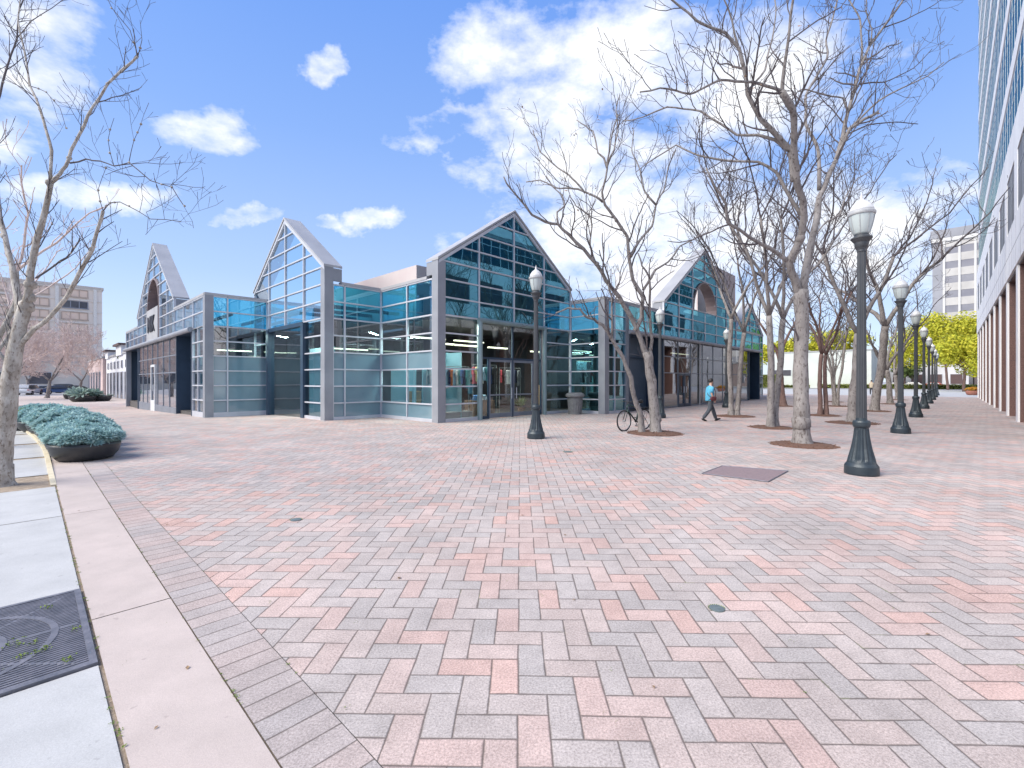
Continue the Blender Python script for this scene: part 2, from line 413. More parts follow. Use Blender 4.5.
flags = [(-12.5, -9.2), (-9.17, -5.6), (-5.57, -2.4), (-1.0, 1.18), (1.2, 3.585), (4.985, 7.86), (7.88, 10.15), (11.55, 14.1), (14.35, 17.3), (17.6, 20.6), (20.9, 24), (24.3, 28), (28.3, 33), (33.3, 40)]
for a, c in flags:
    for (u0, u1) in ((-1.12, 0.276), (-3.3, -1.135)):
        for p, q in zip(vgrid(a, c), vgrid(a, c)[1:]):
            b.quad(W(u0, p, G(p) - .002), W(u1, p, G(p) - .002), W(u1, q, G(q) - .002), W(u0, q, G(q) - .002))
for a, c in ((3.585, 4.985), (-2.4, -1.0)):
    b.quad(W(-3.3, a, -.002), W(-1.105, a, -.002), W(-1.105, c, -.002), W(-3.3, c, -.002))
struct('footpath', b, M_walk)
b = MB()
kv = [10.3, 12, 14, 16, 18, 20, 21, 24, 28, 30]; ku = [0.30, .30, .30, .28, .2, .1, .02, -.2, -.5, -.7]
for i in range(len(kv) - 1):
    ps = []
    for dz in (-.03, 1):
        for (q, du) in ((i, -.05), (i, .02), (i + 1, .02), (i + 1, -.05)):
            ps.append(W(ku[q] + du - .02, kv[q], G(kv[q]) + (dz if dz < 0 else min(.07, .006 + .018 * q))))
    b.hexa(ps)
struct('kerb', b, M_cream)
# moss and small weeds growing in the joints, fallen leaves: nobody could count them
rng = random.Random(5)
b = MB()
def tuft(c, r, n, h):
    for i in range(n):
        a = rng.uniform(0, 6.28); d = rng.uniform(0, r); q = c + Vector((math.cos(a) * d, math.sin(a) * d, 0))
        t = rng.uniform(0, 6.28); l = rng.uniform(.4, 1) * h
        e = Vector((math.cos(t), math.sin(t), 0)) * l * .6; s_1 = Vector((-math.sin(t), math.cos(t), 0)) * l * .25
        z = Vector((0, 0, l * rng.uniform(.2, .6)))
        b.add([q, q + e * .5 + s_1 + z, q + e + z * .7, q + e * .5 - s_1 + z], [(0, 1, 2, 3)])
for i in range(70):
    v = rng.uniform(2.6, 14); tuft(W(0.286 + rng.uniform(-.01, .008), v, .002), .016, rng.randint(4, 14), .02)
for i in range(60):
    v = rng.uniform(2.6, 12); tuft(W(0.742 + rng.uniform(-.004, .004), v, .002), .012, rng.randint(3, 9), .015)
for i in range(40):
    v = rng.uniform(2.6, 12); tuft(W(1.04 + rng.uniform(-.004, .004), v, .002), .012, rng.randint(2, 7), .014)
for i in range(26):
    tuft(W(rng.uniform(-.9, .2), rng.uniform(3.7, 4.9), .012), .05, rng.randint(8, 22), .03)
for i in range(60):
    tuft(Vector((rng.uniform(-2.5, 3.5), rng.uniform(2, 8), .002)), .03, rng.randint(2, 8), .012)
tag(b.build('moss_tufts', M_moss), 'tiny green moss tufts and weeds growing in the paving joints', 'weeds', kind='stuff')
M_leaf_dry = mat('dry_leaf', (0.30, 0.20, 0.11), 0.8, col2=(0.16, 0.10, 0.06), scale=50)
b = MB()
for i in range(170):
    u = rng.uniform(-1, 45); v = rng.uniform(-1.5, 12)
    c = W(u, v, .006); s = rng.uniform(.010, .024); t = rng.uniform(0, 6.28)
    e = Vector((math.cos(t), math.sin(t), .15)) * s; q = Vector((-math.sin(t), math.cos(t), .3)) * s * .6
    b.add([c - e, c + q, c + e, c - q + Vector((0, 0, s * .4))], [(0, 1, 2, 3)])
tag(b.build('fallen_leaves', M_leaf_dry), 'small dry brown leaves scattered over the brick paving', 'leaves', kind='stuff')

# ------------------------------------------------------------------ the glass shop
M_frame = mat('grey_aluminium', (0.56, 0.58, 0.63), 0.42, 0.2, scale=1.5, col2=(0.48, 0.50, 0.55))
M_frame_dark = mat('slate_aluminium', (0.22, 0.25, 0.30), 0.42, 0.3, scale=1.5)
M_pillar = mat('grey_panel', (0.29, 0.305, 0.34), 0.5, 0.15, scale=1.2, col2=(0.24, 0.255, 0.285))
M_roof = mat('pale_roof_panel', (0.40, 0.405, 0.42), 0.5, 0.1, scale=0.8, col2=(0.34, 0.345, 0.36))
M_navy = mat('navy_steel', (0.035, 0.065, 0.11), 0.4, 0.1, scale=2)
M_steelblue = mat('steel_blue_panel', (0.10, 0.14, 0.19), 0.45, scale=1)
M_tube = mat('teal_grey_tube', (0.23, 0.31, 0.33), 0.35, 0.3, scale=2)
M_gl_band = glassmat('glass_cyan', (0.06, 0.46, 0.66), 0.16, rcol=(.4,.75,.92))
M_gl_low = glassmat('glass_teal', (0.46, 0.72, 0.80), 0.14, blend=.45)
M_gl_clear = glassmat('glass_clear_teal', (0.62, 0.80, 0.84), 0.08, blend=.40)
M_gl_gab = glassmat('glass_gable_pale', (0.45, 0.70, 0.85), 0.50, rcol=(.80, .92, 1.0))
M_gl_dark = glassmat('glass_gable_teal', (0.18, 0.46, 0.52), 0.40, rcol=(0.20, 0.56, 0.72))
M_gl_mid = glassmat('glass_teal_deep', (0.12, 0.40, 0.50), 0.22, rcol=(0.45, 0.8, 0.9))
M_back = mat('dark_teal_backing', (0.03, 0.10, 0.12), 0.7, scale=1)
M_fog = mat('blue_grey_display_board', (0.36, 0.60, 0.68), 0.6, col2=(0.28, 0.50, 0.58), scale=0.7)
M_frost = mat('frosted_blue_pane', (0.17, 0.27, 0.32), 0.10, col2=(0.12, 0.21, 0.26), scale=0.5, spec=0.9, coat=0.6)
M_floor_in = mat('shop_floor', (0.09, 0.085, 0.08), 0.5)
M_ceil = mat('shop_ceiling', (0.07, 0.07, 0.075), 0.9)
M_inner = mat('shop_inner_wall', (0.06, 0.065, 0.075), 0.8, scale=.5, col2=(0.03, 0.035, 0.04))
M_pent = mat('rosy_stucco', (0.56, 0.50, 0.49), 0.85, scale=1.0, col2=(0.52, 0.43, 0.43))
M_pentw = mat('white_stucco', (0.70, 0.71, 0.74), 0.85, scale=1.0)
M_lamp_in = mat('warm_tube_light', (1, .9, .7), emit=(1.0, 0.86, 0.62), estr=1.3)
M_arch = mat('bronze_arch', (0.26, 0.20, 0.20), 0.5, 0.2, scale=2)
MOD = 0.715; BAY = 2.145
K = lambda k: k * MOD
EAVE = 6.43; PAR = K(8) + 0.06
LOC = W(11.08, 14.57, 0)
shop = thing('glass_shop', 'glass shop with grey steel grid, stepped corners and pointed glass gables', 'building', LOC)
def pt(ax, c, a, d, z):
    return W(a, c + d, z) if ax == 'u' else W(c + d, a, z)
def bx(mb, ax, c, a0, a1, d0, d1, z0, z1, g=False):
    ps = []
    for z, top in ((z0, 0), (z1, 1)):
        for (a, d) in ((a0, d0), (a1, d0), (a1, d1), (a0, d1)):
            p = pt(ax, c, a, d, z)
            if g and not top:
                v = c + d if ax == 'u' else a
                p.z = z + G(v)
            ps.append(p)
    if ax == 'v': ps = ps[:4][::-1] + ps[4:][::-1]
    mb.hexa(ps)
def clip(poly, fn):
    out = []
    for i in range(len(poly)):
        p, q = poly[i], poly[(i + 1) % len(poly)]; fp, fq = fn(p), fn(q)
        if fp >= 0: out.append(p)
        if fp * fq < 0:
            t = fp / (fp - fq); out.append((p[0] + (q[0] - p[0]) * t, p[1] + (q[1] - p[1]) * t))
    return out
grng = random.Random(11)
def panes(mb, ax, c, avs, zs, clips=(), skip=None, d=0.03):
    for a0, a1 in zip(avs, avs[1:]):
        for z0, z1 in zip(zs, zs[1:]):
            if skip and skip((a0 + a1) / 2, (z0 + z1) / 2): continue
            pl = [(a0, z0), (a1, z0), (a1, z1), (a0, z1)]
            for f in clips:
                pl = clip(pl, f)
                if len(pl) < 3: break
            if len(pl) < 3: continue
            ta, tz = grng.uniform(-.004, .004), grng.uniform(-.004, .004)
            ca, cz = (a0 + a1) / 2, (z0 + z1) / 2
            ps = []
            for a, z in pl:
                v = c if ax == 'u' else a
                zz = z if z > 0.05 else z + G(v)
                ps.append(pt(ax, c, a, d + (a - ca) * ta + (z - cz) * tz, zz))
            if ax == 'v': ps = ps[::-1]
            mb.poly(ps)
def wall(name, ax, c, avs, ks, glass_rows, skip=None, hs=None, parent=shop, mfr=None, low=0.0, vw=0.055):
    """grid of mullions with panes; glass_rows = [(k0, k1, material)]"""
    f = MB(); a0, a1 = avs[0], avs[-1]
    lo, hi = ks[0], ks[-1]
    for a in avs:
        if skip is None:
            bx(f, ax, c, a - vw / 2, a + vw / 2, -.03, .07, K(lo), K(hi), g=(lo == 0))
        else:
            segs = [k for k in range(len(ks) - 1) if not (skip(a - .3, K(ks[k]) + .3) and skip(a + .3, K(ks[k]) + .3))]
            for k in segs: bx(f, ax, c, a - vw / 2, a + vw / 2, -.03, .07, K(ks[k]), K(ks[k + 1]), g=(ks[k] == 0))
    for k in ks:
        z = K(k)
        for b0, b1 in zip(avs, avs[1:]):
            m_ = (b0 + b1) / 2
            if skip and skip(m_, z + .3) and skip(m_, z - .3) : continue
            if k == 0:
                if skip and skip(m_, .3): continue
                bx(f, ax, c, b0 + vw / 2, b1 - vw / 2, -.035, .075, 0, .13, g=True)
            else:
                bx(f, ax, c, b0 + vw / 2, b1 - vw / 2, -.028, .066, z - .028, z + .028)
    fr = f.build(name, mfr or M_frame, parent, origin=LOC)
    for (k0, k1, m) in glass_rows:
        g = MB(); panes(g, ax, c, avs, [K(k) for k in ks if k0 <= k <= k1], skip=skip)
        if g.v: g.build('glass_panes', m, fr, origin=LOC)
    return fr
def coping(ax, c, a0, a1, z=PAR, deep=.22, m=None):
    f = MB(); bx(f, ax, c, a0, a1, -.05, deep, z - .03, z + .09); return f.build('parapet_coping', m or M_roof, shop, origin=LOC)
def pillar(u, v, w_=.30, h=PAR, dirs=(1, 1), m=None):
    f = MB(); u0, u1 = sorted((u - .04 * dirs[0], u + w_ * dirs[0])); v0, v1 = sorted((v - .04 * dirs[1], v + w_ * dirs[1]))
    f.boxuv(u0, u1, v0, v1, 0, h, g=True); return f.build('corner_pillar', m or M_pillar, shop, origin=LOC)
def gable(ax, c, a0, a1, klow, glass, peak=None, arch=False, az0=4.33, deep=.72, backing=None, skip=None, side=+1):
    """free standing glass gable: grid, panes, folded roof slab and end cheeks"""
    mid = (a0 + a1) / 2; half = (a1 - a0) / 2; slope = .683
    pk = EAVE + slope * half
    roof = lambda a: pk - slope * abs(a - mid)
    nb = int(round((a1 - a0) / BAY)); avs = [a0 + (a1 - a0) * i / nb for i in range(nb + 1)]
    ks = list(range(klow, int(pk / MOD) + 1))
    zs = [K(k) for k in ks] + [pk]
    ar, az1 = 2.0, 6.45
    inarch = (lambda a, z: abs(a - mid) < ar and (z < az1 and z > az0 or (a - mid) ** 2 + (z - az1) ** 2 < ar ** 2 and z > az1)) if arch else (lambda a, z: False)
    f = MB()
    for a in avs:
        top = roof(a) - .06
        if a in (avs[0], avs[-1]): top = EAVE
        z = K(klow)
        if arch and abs(a - mid) < ar:
            zt = az1 + math.sqrt(ar * ar - (a - mid) ** 2)
            if az0 > 5: bx(f, ax, c, a - .03, a + .03, -.03, .07, z, az0)
            z = zt
        if skip and skip(a - .3, K(klow) + .2) and skip(a + .3, K(klow) + .2): z = max(z, K(6))
        bx(f, ax, c, a - .03, a + .03, -.03, .07, z, top)
    for z in [K(k) for k in ks[1:]]:
        hw = half if z <= EAVE else (pk - z) / slope
        segs = [(mid - hw + .03, mid + hw - .03)]
        if skip and skip(mid, z - .2) and skip(mid, z + .2):
            segs = [s for s in ((a0, avs[1]), (avs[-2], a1))]
        if arch and az0 <= z < az1 + ar:
            r_ = ar if z < az1 else math.sqrt(max(0, ar * ar - (z - az1) ** 2))
            segs = [(mid - hw, mid - r_), (mid + r_, mid + hw)]
        for s0, s1 in segs:
            if s1 > s0: bx(f, ax, c, s0, s1, -.028, .066, z - .028, z + .028)
    # raking frame
    for sgn in (-1, 1):
        e = mid + sgn * half
        pa = [(e, EAVE - .0), (mid, pk), (mid, pk - .16), (e, EAVE - .14)]
        f.prism([pt(ax, c, a, -.045, z) for a, z in pa], pt(ax, 0, 0, .13, 0) - pt(ax, 0, 0, 0, 0))
    fr = f.build('gable_frame', M_frame, shop, origin=LOC)
    g = MB()
    clips = [lambda p: (pk - .12 + slope * (p[0] - mid)) - p[1], lambda p: (pk - .12 - slope * (p[0] - mid)) - p[1]]
    if arch:
        # panes cut to the arch: fine subdivision beside it
        def sk(a, z): return inarch(a, z)
        aa = sorted(set(avs) | {mid - ar, mid + ar} | {mid - ar * math.cos(t * math.pi / 16) for t in range(17)})
        zz = sorted(set(zs) | {az1 + ar * math.sin(t * math.pi / 16) for t in range(9)})
        panes(g, ax, c, [a for a in aa], zz, clips, skip=sk)
    else:
        panes(g, ax, c, avs, zs, clips, skip=skip)
    g.build('glass_panes', glass, fr, origin=LOC)
    # folded roof slab
    s = MB(); t = .09; over = pt(ax, 0, 0, deep + .08, 0) - pt(ax, 0, 0, 0, 0)
    for sgn in (-1, 1):
        e = mid + sgn * (half + .06)
        pr = [(e, EAVE + .03 - .04), (mid, pk + .03), (mid, pk + .03 + t), (e, EAVE + t + .0)]
        s.prism([pt(ax, c, a, -.08, z) for a, z in pr], over)
    s.build('gable_roof', M_roof, fr, origin=LOC)
    for a, b_ in ((a0 - .03, a0 + .10), (a1 - .10, a1 + .03)):
        s = MB(); bx(s, ax, c, a, b_, .07, deep, PAR + .1, EAVE - .03)
        s.build('gable_cheek', M_pillar, fr, origin=LOC)
    if arch:
        s = MB(); nn = 18
        prof = [(mid - ar, az0)] + [(mid - ar * math.cos(math.pi * i / nn), az1 + ar * math.sin(math.pi * i / nn)) for i in range(nn + 1)] + [(mid + ar, az0)]
        for p, q in zip(prof, prof[1:]):
            ma = ((p[0] + q[0]) / 2 - mid, (p[1] + q[1]) / 2 - az1)
            def off(z_): 
                r = math.hypot(z_[0] - mid, max(0, z_[1] - az1)); k = (ar + .1) / ar
                return (mid + (z_[0] - mid) * k, az1 + (z_[1] - az1) * k if z_[1] > az1 else z_[1])
            po = [p, q, off(q), off(p)]
            s.prism([pt(ax, c, a, -.06, z) for a, z in po], pt(ax, 0, 0, deep, 0) - pt(ax, 0, 0, 0, 0))
        s.build('arch_surround', M_arch, fr, origin=LOC)
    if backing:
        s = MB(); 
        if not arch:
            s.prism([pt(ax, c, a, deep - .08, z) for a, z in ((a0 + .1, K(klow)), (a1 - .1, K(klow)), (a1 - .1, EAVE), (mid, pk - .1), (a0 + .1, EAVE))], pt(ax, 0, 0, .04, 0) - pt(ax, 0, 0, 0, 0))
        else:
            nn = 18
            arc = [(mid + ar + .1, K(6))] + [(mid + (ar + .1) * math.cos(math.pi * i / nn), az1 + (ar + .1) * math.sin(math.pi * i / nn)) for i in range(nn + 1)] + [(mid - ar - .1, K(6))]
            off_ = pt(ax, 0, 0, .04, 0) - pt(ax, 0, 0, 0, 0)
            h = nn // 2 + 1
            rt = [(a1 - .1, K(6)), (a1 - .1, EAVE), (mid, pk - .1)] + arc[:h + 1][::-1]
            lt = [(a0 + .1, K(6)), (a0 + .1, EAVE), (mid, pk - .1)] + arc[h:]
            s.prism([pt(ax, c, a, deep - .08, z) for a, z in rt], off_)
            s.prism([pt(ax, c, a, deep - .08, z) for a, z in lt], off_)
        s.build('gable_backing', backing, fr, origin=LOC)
    return fr


UE, VE = 11.08, 14.57          # nearest corner of the shop
UC, VC = 8.48, 18.82           # next step to the left
UA, VA = 5.77, 25.6            # left wing
VG = 12.47; UG = 19.77         # right wing
# --- gable facing the plaza (E-F) with the entrance
g_end = UE + 4 * BAY + .1
gavs = [UE, UE + BAY, UE + 2 * BAY, UE + 3 * BAY, g_end]
door_u = (UE + BAY + .02, UE + 3 * BAY - .02)
sk = lambda a, z: door_u[0] < a < door_u[1] and z < K(6) - .05
wall('curtain_wall', 'u', VE, gavs, list(range(0, 7)), [(0, 6, M_gl_clear)], skip=sk)
gable('u', VE, UE, g_end, 6, M_gl_dark, backing=M_back)
pillar(UE, VE, .34, EAVE)
# F-G return (one bay, faces left)
wall('curtain_wall', 'v', UG, [VG, VE - .02], list(range(0, 9)), [(0, 4, M_gl_mid), (4, 8, M_gl_mid)])
coping('v', UG, VG, VE - .05)
pillar(UG, VG, .34)
# --- D-E (faces left)
wall('curtain_wall', 'v', UE, [VE + .34, VE + 2.15, VC], list(range(0, 9)), [(0, 1, M_frost), (1, 3, M_gl_low), (3, 4, M_frost), (4, 6, M_gl_low), (6, 8, M_gl_band)])
coping('v', UE, VE + .7, VC)
# --- C-D (faces the plaza)
wall('curtain_wall', 'u', VC, [UC + .34, UC + .86, UE], list(range(0, 9)), [(0, 4, M_frost), (4, 6, M_gl_low), (6, 8, M_gl_band)])
coping('u', VC, UC + .7, UE + .2)
pillar(UC, VC, .34, EAVE)
# --- gable B-C (faces left) with tall door
c_end = VC + 4 * BAY + .05
cd = (VC + BAY, VC + 3 * BAY)
sk2 = lambda a, z: cd[0] < a < cd[1] and z < K(6) - .05
wall('curtain_wall', 'v', UC, [VC + .3, VC + BAY, VC + 2 * BAY, VC + 3 * BAY, c_end], list(range(0, 7)), [(0, 6, M_gl_clear)], skip=sk2)
gable('v', UC, VC, c_end, 6, M_gl_gab)
# --- A-B (faces the plaza)
wall('curtain_wall', 'u', VA, [UA + .3, UA + .92, UC], list(range(0, 9)), [(0, 4, M_frost), (4, 6, M_gl_low), (6, 8, M_gl_band)])
coping('u', VA, UA - .05, UC + .2)
pillar(UA, VA, .32)
# --- left wing facade
v_gl0, v_gl1, v_end = 32.0, 45.0, 51.4
L1 = VA + 3 * BAY + .35; L2 = L1 + 6 * BAY
wall('curtain_wall', 'v', UA, [VA + .3, VA + 1.4, 28.05], list(range(0, 7)), [(0, 6, M_gl_low)])
av = [VA + .3, VA + .3 + 2.1, VA + .3 + 4.2, L1]
wall('curtain_wall', 'v', UA, av, [6, 7, 8], [(6, 8, M_gl_gab)])
coping('v', UA, VA, L1); coping('v', UA, L2, v_end)
wall('curtain_wall', 'v', UA, [L2, L2 + 2.1, L2 + 4.2, v_end], [6, 7, 8], [(6, 8, M_gl_gab)])
gable('v', UA, L1, L2, 6, M_gl_gab, arch=True)
b = MB(); mid = (L1 + L2) / 2
bx(b, 'v', UA, mid - 2.0, mid + 2.0, -.10, .04, 4.36, 6.5)
plate = b.build('sign_panel', M_roof, shop, origin=LOC)
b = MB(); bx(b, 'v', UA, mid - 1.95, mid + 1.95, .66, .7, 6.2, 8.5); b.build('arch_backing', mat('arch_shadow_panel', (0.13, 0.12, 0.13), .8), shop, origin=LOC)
# storefront under the beam: six bays with dark mullions and a white door
def storefront(ax, c, a0, a1, n, doors, m):
    f = MB(); avs = [a0 + (a1 - a0) * i / n for i in range(n + 1)]
    for a in avs: bx(f, ax, c, a - .04, a + .04, .0, .05, 0, 4.2, g=True)
    for a, b_ in zip(avs, avs[1:]):
        for z in (2.15, 3.15): bx(f, ax, c, a + .04, b_ - .04, .005, .05, z - .03, z + .03)
        bx(f, ax, c, a + .04, b_ - .04, .005, .05, 0, .10, g=True)
    fr = f.build('storefront_frame', M_frame_dark, shop, origin=LOC)
    g = MB(); panes(g, ax, c, avs, [0, 2.15, 3.15, 4.2], d=.03); g.build('glass_panes', m, fr, origin=LOC)
    return fr
storefront('v', UA, v_gl0, v_gl1, 7, None, glassmat('glass_storefront', (0.6, 0.75, 0.8), 0.42))
b = MB(); dv = 38.3
for (x0, x1) in ((dv, dv + .12), (dv + 1.35, dv + 1.47)): bx(b, 'v', UA, x0, x1, -.03, .03, 0, 2.75, g=True)
bx(b, 'v', UA, dv + .12, dv + 1.35, -.03, .03, 2.6, 2.75); bx(b, 'v', UA, dv + .12, dv + 1.35, -.03, .03, .0, .35, g=True)
d_ = b.build('door', mat('white_door', (0.62, 0.64, 0.66), .5), shop, origin=LOC)
b = MB(); bx(b, 'v', UA, dv + .25, dv + .3, -.09, -.05, 1.0, 1.4); b.build('handle', M_frame, d_, origin=LOC)
def portal(ax, c, a0, a1, deep, post=True):
    """dark recessed doorway: returns, back wall with a door leaf"""
    f = MB()
    bx(f, ax, c, a1 - .02, a1 + .10, .0, deep, 0, 4.2, g=True)
    bx(f, ax, c, a0 - .12, a0, -.05, deep, 0, 4.2, g=True)
    bx(f, ax, c, a0, a1 - .02, deep - .08, deep, 2.95, 3.05)
    bx(f, ax, c, a0, a1 - .02, 0, deep, 4.2, 4.24)
    p = f.build('recessed_portal', M_navy, shop, origin=LOC)
    f = MB(); bx(f, ax, c, a0, a1 - .02, deep, deep + .06, 0, 4.2, g=True)
    f.build('portal_back', M_steelblue, p, origin=LOC)

portal('v', UA, 28.2, v_gl0 - .08, .75); portal('v', UA, v_gl1 + .1, v_end - .1, .9)
b = MB()
b.tube([W(UA - .12, 28.0, 4.28), W(UA - .12, v_end, 4.28)], .13, 12)
bx(b, 'v', UA, 28.0, v_end, -.08, .75, 4.26, 4.36)
b.build('canopy_beam', M_pillar, shop, origin=LOC)
pillar(UA, v_end, .3, PAR, (1, -1))
# --- right wing facade
R1 = UG + 3 * BAY + .1; R2 = R1 + 6 * BAY; u_end = 45.6
wall('curtain_wall', 'u', VG, [UG + .34, UG + .95, 22.1], list(range(0, 9)), [(0, 4, M_gl_mid), (4, 8, M_gl_mid)])
wall('curtain_wall', 'u', VG, [22.1, 24.2, R1], [6, 7, 8], [(6, 8, M_gl_dark)])
b = MB(); bx(b, 'u', VG, 21.75, 22.05, -.06, .1, 0, K(8)); b.build('corner_pillar', M_frame_dark, shop, origin=LOC)
wall('curtain_wall', 'u', VG, [R2, R2 + 2.1, R2 + 4.2, u_end], [6, 7, 8], [(6, 8, M_gl_dark)])
coping('u', VG, UG - .05, R1); coping('u', VG, R2, u_end)
gable('u', VG, R1, R2, 6, M_gl_dark, arch=True, az0=6.44, backing=M_back)
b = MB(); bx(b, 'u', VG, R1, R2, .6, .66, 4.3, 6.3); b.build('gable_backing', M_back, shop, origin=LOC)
# glazed entry wall, doors in dark frames, pale post
storefront('u', VG, 26.35, 42.2, 8, None, glassmat('glass_entry', (0.22, 0.28, 0.28), 0.16))
portal('u', VG, 22.2, 26.2, 1.1); portal('u', VG, 42.4, u_end - .1, 1.0)
b = MB(); b.tube([W(22.0, VG - .12, 4.28), W(u_end, VG - .12, 4.28)], .12, 12); bx(b, 'u', VG, 22, u_end, -.08, .7, 4.26, 4.36)
b.build('canopy_beam', M_pillar, shop, origin=LOC)
b = MB(); bx(b, 'u', VG, 31.65, 31.8, -.06, .0, 0, 4.2); b.build('entry_post', M_roof, shop, origin=LOC)
for i in range(2):
    b = MB(); x0 = 28.35 + i * .95
    for q in ((x0, x0 + .1), (x0 + .8, x0 + .9)): bx(b, 'u', VG, q[0], q[1], -.02, .03, 0, 2.12)
    bx(b, 'u', VG, x0 + .1, x0 + .8, -.02, .03, 0, .2); bx(b, 'u', VG, x0 + .1, x0 + .8, -.02, .03, 2.0, 2.12)
    d_ = b.build('door', M_navy, shop, origin=LOC)
    b = MB(); bx(b, 'u', VG, x0 + (.72 if i == 0 else .14), x0 + (.76 if i == 0 else .18), -.08, -.04, .9, 1.3); b.build('handle', M_frame, d_, origin=LOC)
b = MB(); bx(b, 'u', VG, 37.6, 38.2, .12, .13, 1.55, 2.1); b.build('notice', mat('yellow_notice', (.75, .62, .12), .7), shop, origin=LOC)
# --- far right: end of the wing, then the last gable
wall('curtain_wall', 'u', VE, [54.2 - 8.6, 54.2 - 6.45, 54.2 - 4.3, 54.2 - 2.15, 54.2], list(range(0, 7)), [(0, 6, M_gl_low)])
gable('u', VE, 45.62, 54.2, 6, M_gl_dark, backing=M_back)
# --- far left hidden side and the back walls, plain
b = MB()
b.boxuv(45.7, 45.8, VG + .1, VE, 0, PAR); b.boxuv(54.1, 54.2, VE + .1, 40, 0, PAR - .1, g=True)
b.boxuv(UA + .1, 12, v_end, v_end + .1, 0, PAR - .1, g=True); b.boxuv(12, 54.2, 51.4, 51.5, 0, PAR - .1, g=True)
b.build('rear_wall', M_pentw, shop, origin=LOC)
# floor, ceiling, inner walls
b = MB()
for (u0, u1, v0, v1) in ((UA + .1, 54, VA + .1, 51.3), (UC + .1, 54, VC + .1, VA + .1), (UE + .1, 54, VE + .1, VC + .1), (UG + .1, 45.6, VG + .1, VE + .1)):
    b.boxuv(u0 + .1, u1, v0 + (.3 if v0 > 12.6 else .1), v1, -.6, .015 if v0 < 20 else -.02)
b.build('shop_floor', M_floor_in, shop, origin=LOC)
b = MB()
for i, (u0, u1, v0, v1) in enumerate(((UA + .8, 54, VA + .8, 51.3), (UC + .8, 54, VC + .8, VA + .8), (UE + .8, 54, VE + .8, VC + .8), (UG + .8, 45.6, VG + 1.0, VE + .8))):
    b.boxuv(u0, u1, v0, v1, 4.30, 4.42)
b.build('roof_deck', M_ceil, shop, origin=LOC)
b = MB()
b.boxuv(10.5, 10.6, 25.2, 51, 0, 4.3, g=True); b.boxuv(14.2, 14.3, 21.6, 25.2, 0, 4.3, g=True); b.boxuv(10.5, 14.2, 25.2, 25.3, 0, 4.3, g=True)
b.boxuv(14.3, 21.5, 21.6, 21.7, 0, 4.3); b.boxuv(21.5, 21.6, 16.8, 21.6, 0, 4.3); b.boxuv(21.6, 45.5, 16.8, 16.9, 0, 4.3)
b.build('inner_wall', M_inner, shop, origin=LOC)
# roof top plant rooms
b = MB(); b.boxuv(12.3, 20, 17.8, 26.5, 4.4, 7.0); b.build('roof_plant_room', M_pent, shop, origin=LOC)
b = MB(); b.boxuv(36.6, 45.3, 14.6, 22.0, 4.4, 11.4); b.build('roof_plant_room', [M_pentw][0], shop, origin=LOC)
b = MB(); b.boxuv(36.55, 45.35, 14.5, 14.59, 6, 11.43); b.build('roof_plant_cladding', M_pent, shop, origin=LOC)
for q in [(9.3, 13.5, v, v + .12) for v in (20.2, 21.8, 23.4)] + [(u, u + .1, 26.2, 31) for u in (7.0, 8.8, 10.6)]:
    b = MB(); b.boxuv(*q, 4.95, 5.1); b.build('roof_beam', M_navy, shop, origin=LOC)
# --- entrance portal of the E-F gable: round tube frame, transom, two glass doors
b = MB(); T = .105; pa, pb = UE + BAY, UE + 3 * BAY
b.tube([W(pa, VE - .1, 0), W(pa, VE - .1, 4.22)], T, 14); b.tube([W(pb, VE - .1, 0), W(pb, VE - .1, 4.22)], T, 14)
b.tube([W(pa - .1, VE - .1, 4.24), W(pb + .1, VE - .1, 4.24)], T, 14)
por = b.build('entrance_portal', M_tube, shop, origin=LOC, smooth=False)
b = MB()
for a in (pa + .12, pa + .62, (pa + pb) / 2, pb - .68, pb - .12): bx(b, 'u', VE, a - .035, a + .035, .02, .1, 0, 4.15 if a in (pa + .12, (pa + pb) / 2, pb - .12) else 2.62)
for z in (2.65,): bx(b, 'u', VE, pa + .1, pb - .1, .03, .09, z - .04, z + .04)
bx(b, 'u', VE, pa + .1, pa + .6, .03, .09, .0, .12); bx(b, 'u', VE, pb - .66, pb - .1, .03, .09, .0, .12)
sc_ = b.build('entrance_frame', M_navy, por, origin=LOC)
for xs_, zs_ in (([pa + .1, pa + .62, (pa + pb) / 2, pb - .68, pb - .1], [2.69, 4.15]), ([pa + .1, pa + .6], [.1, 2.6]), ([pb - .66, pb - .1], [.1, 2.6])):
    b = MB(); panes(b, 'u', VE, xs_, zs_, d=.06); b.build('glass_panes', M_gl_clear, por, origin=LOC)
for (x0, x1, hx) in ((pa + .66, (pa + pb) / 2 - .04, 1), ((pa + pb) / 2 + .04, pb - .72, -1)):
    b = MB()
    for q in ((x0, x0 + .07), (x1 - .07, x1)): bx(b, 'u', VE, q[0], q[1], .03, .08, .02, 2.6)
    for z in ((.02, .22), (1.0, 1.06), (2.5, 2.6)): bx(b, 'u', VE, x0 + .07, x1 - .07, .03, .08, z[0], z[1])
    dr = b.build('glass_door', M_frame_dark, shop, origin=LOC)
    b = MB(); panes(b, 'u', VE, [x0 + .07, x1 - .07], [.22, 2.5], d=.055); b.build('glass_panes', M_gl_clear, dr, origin=LOC)
    hxp = x1 - .12 if hx > 0 else x0 + .12
    b = MB(); b.tube([W(hxp, VE - .06, .85), W(hxp, VE - .06, 1.35)], .018, 8); b.build('handle', M_frame, dr, origin=LOC)
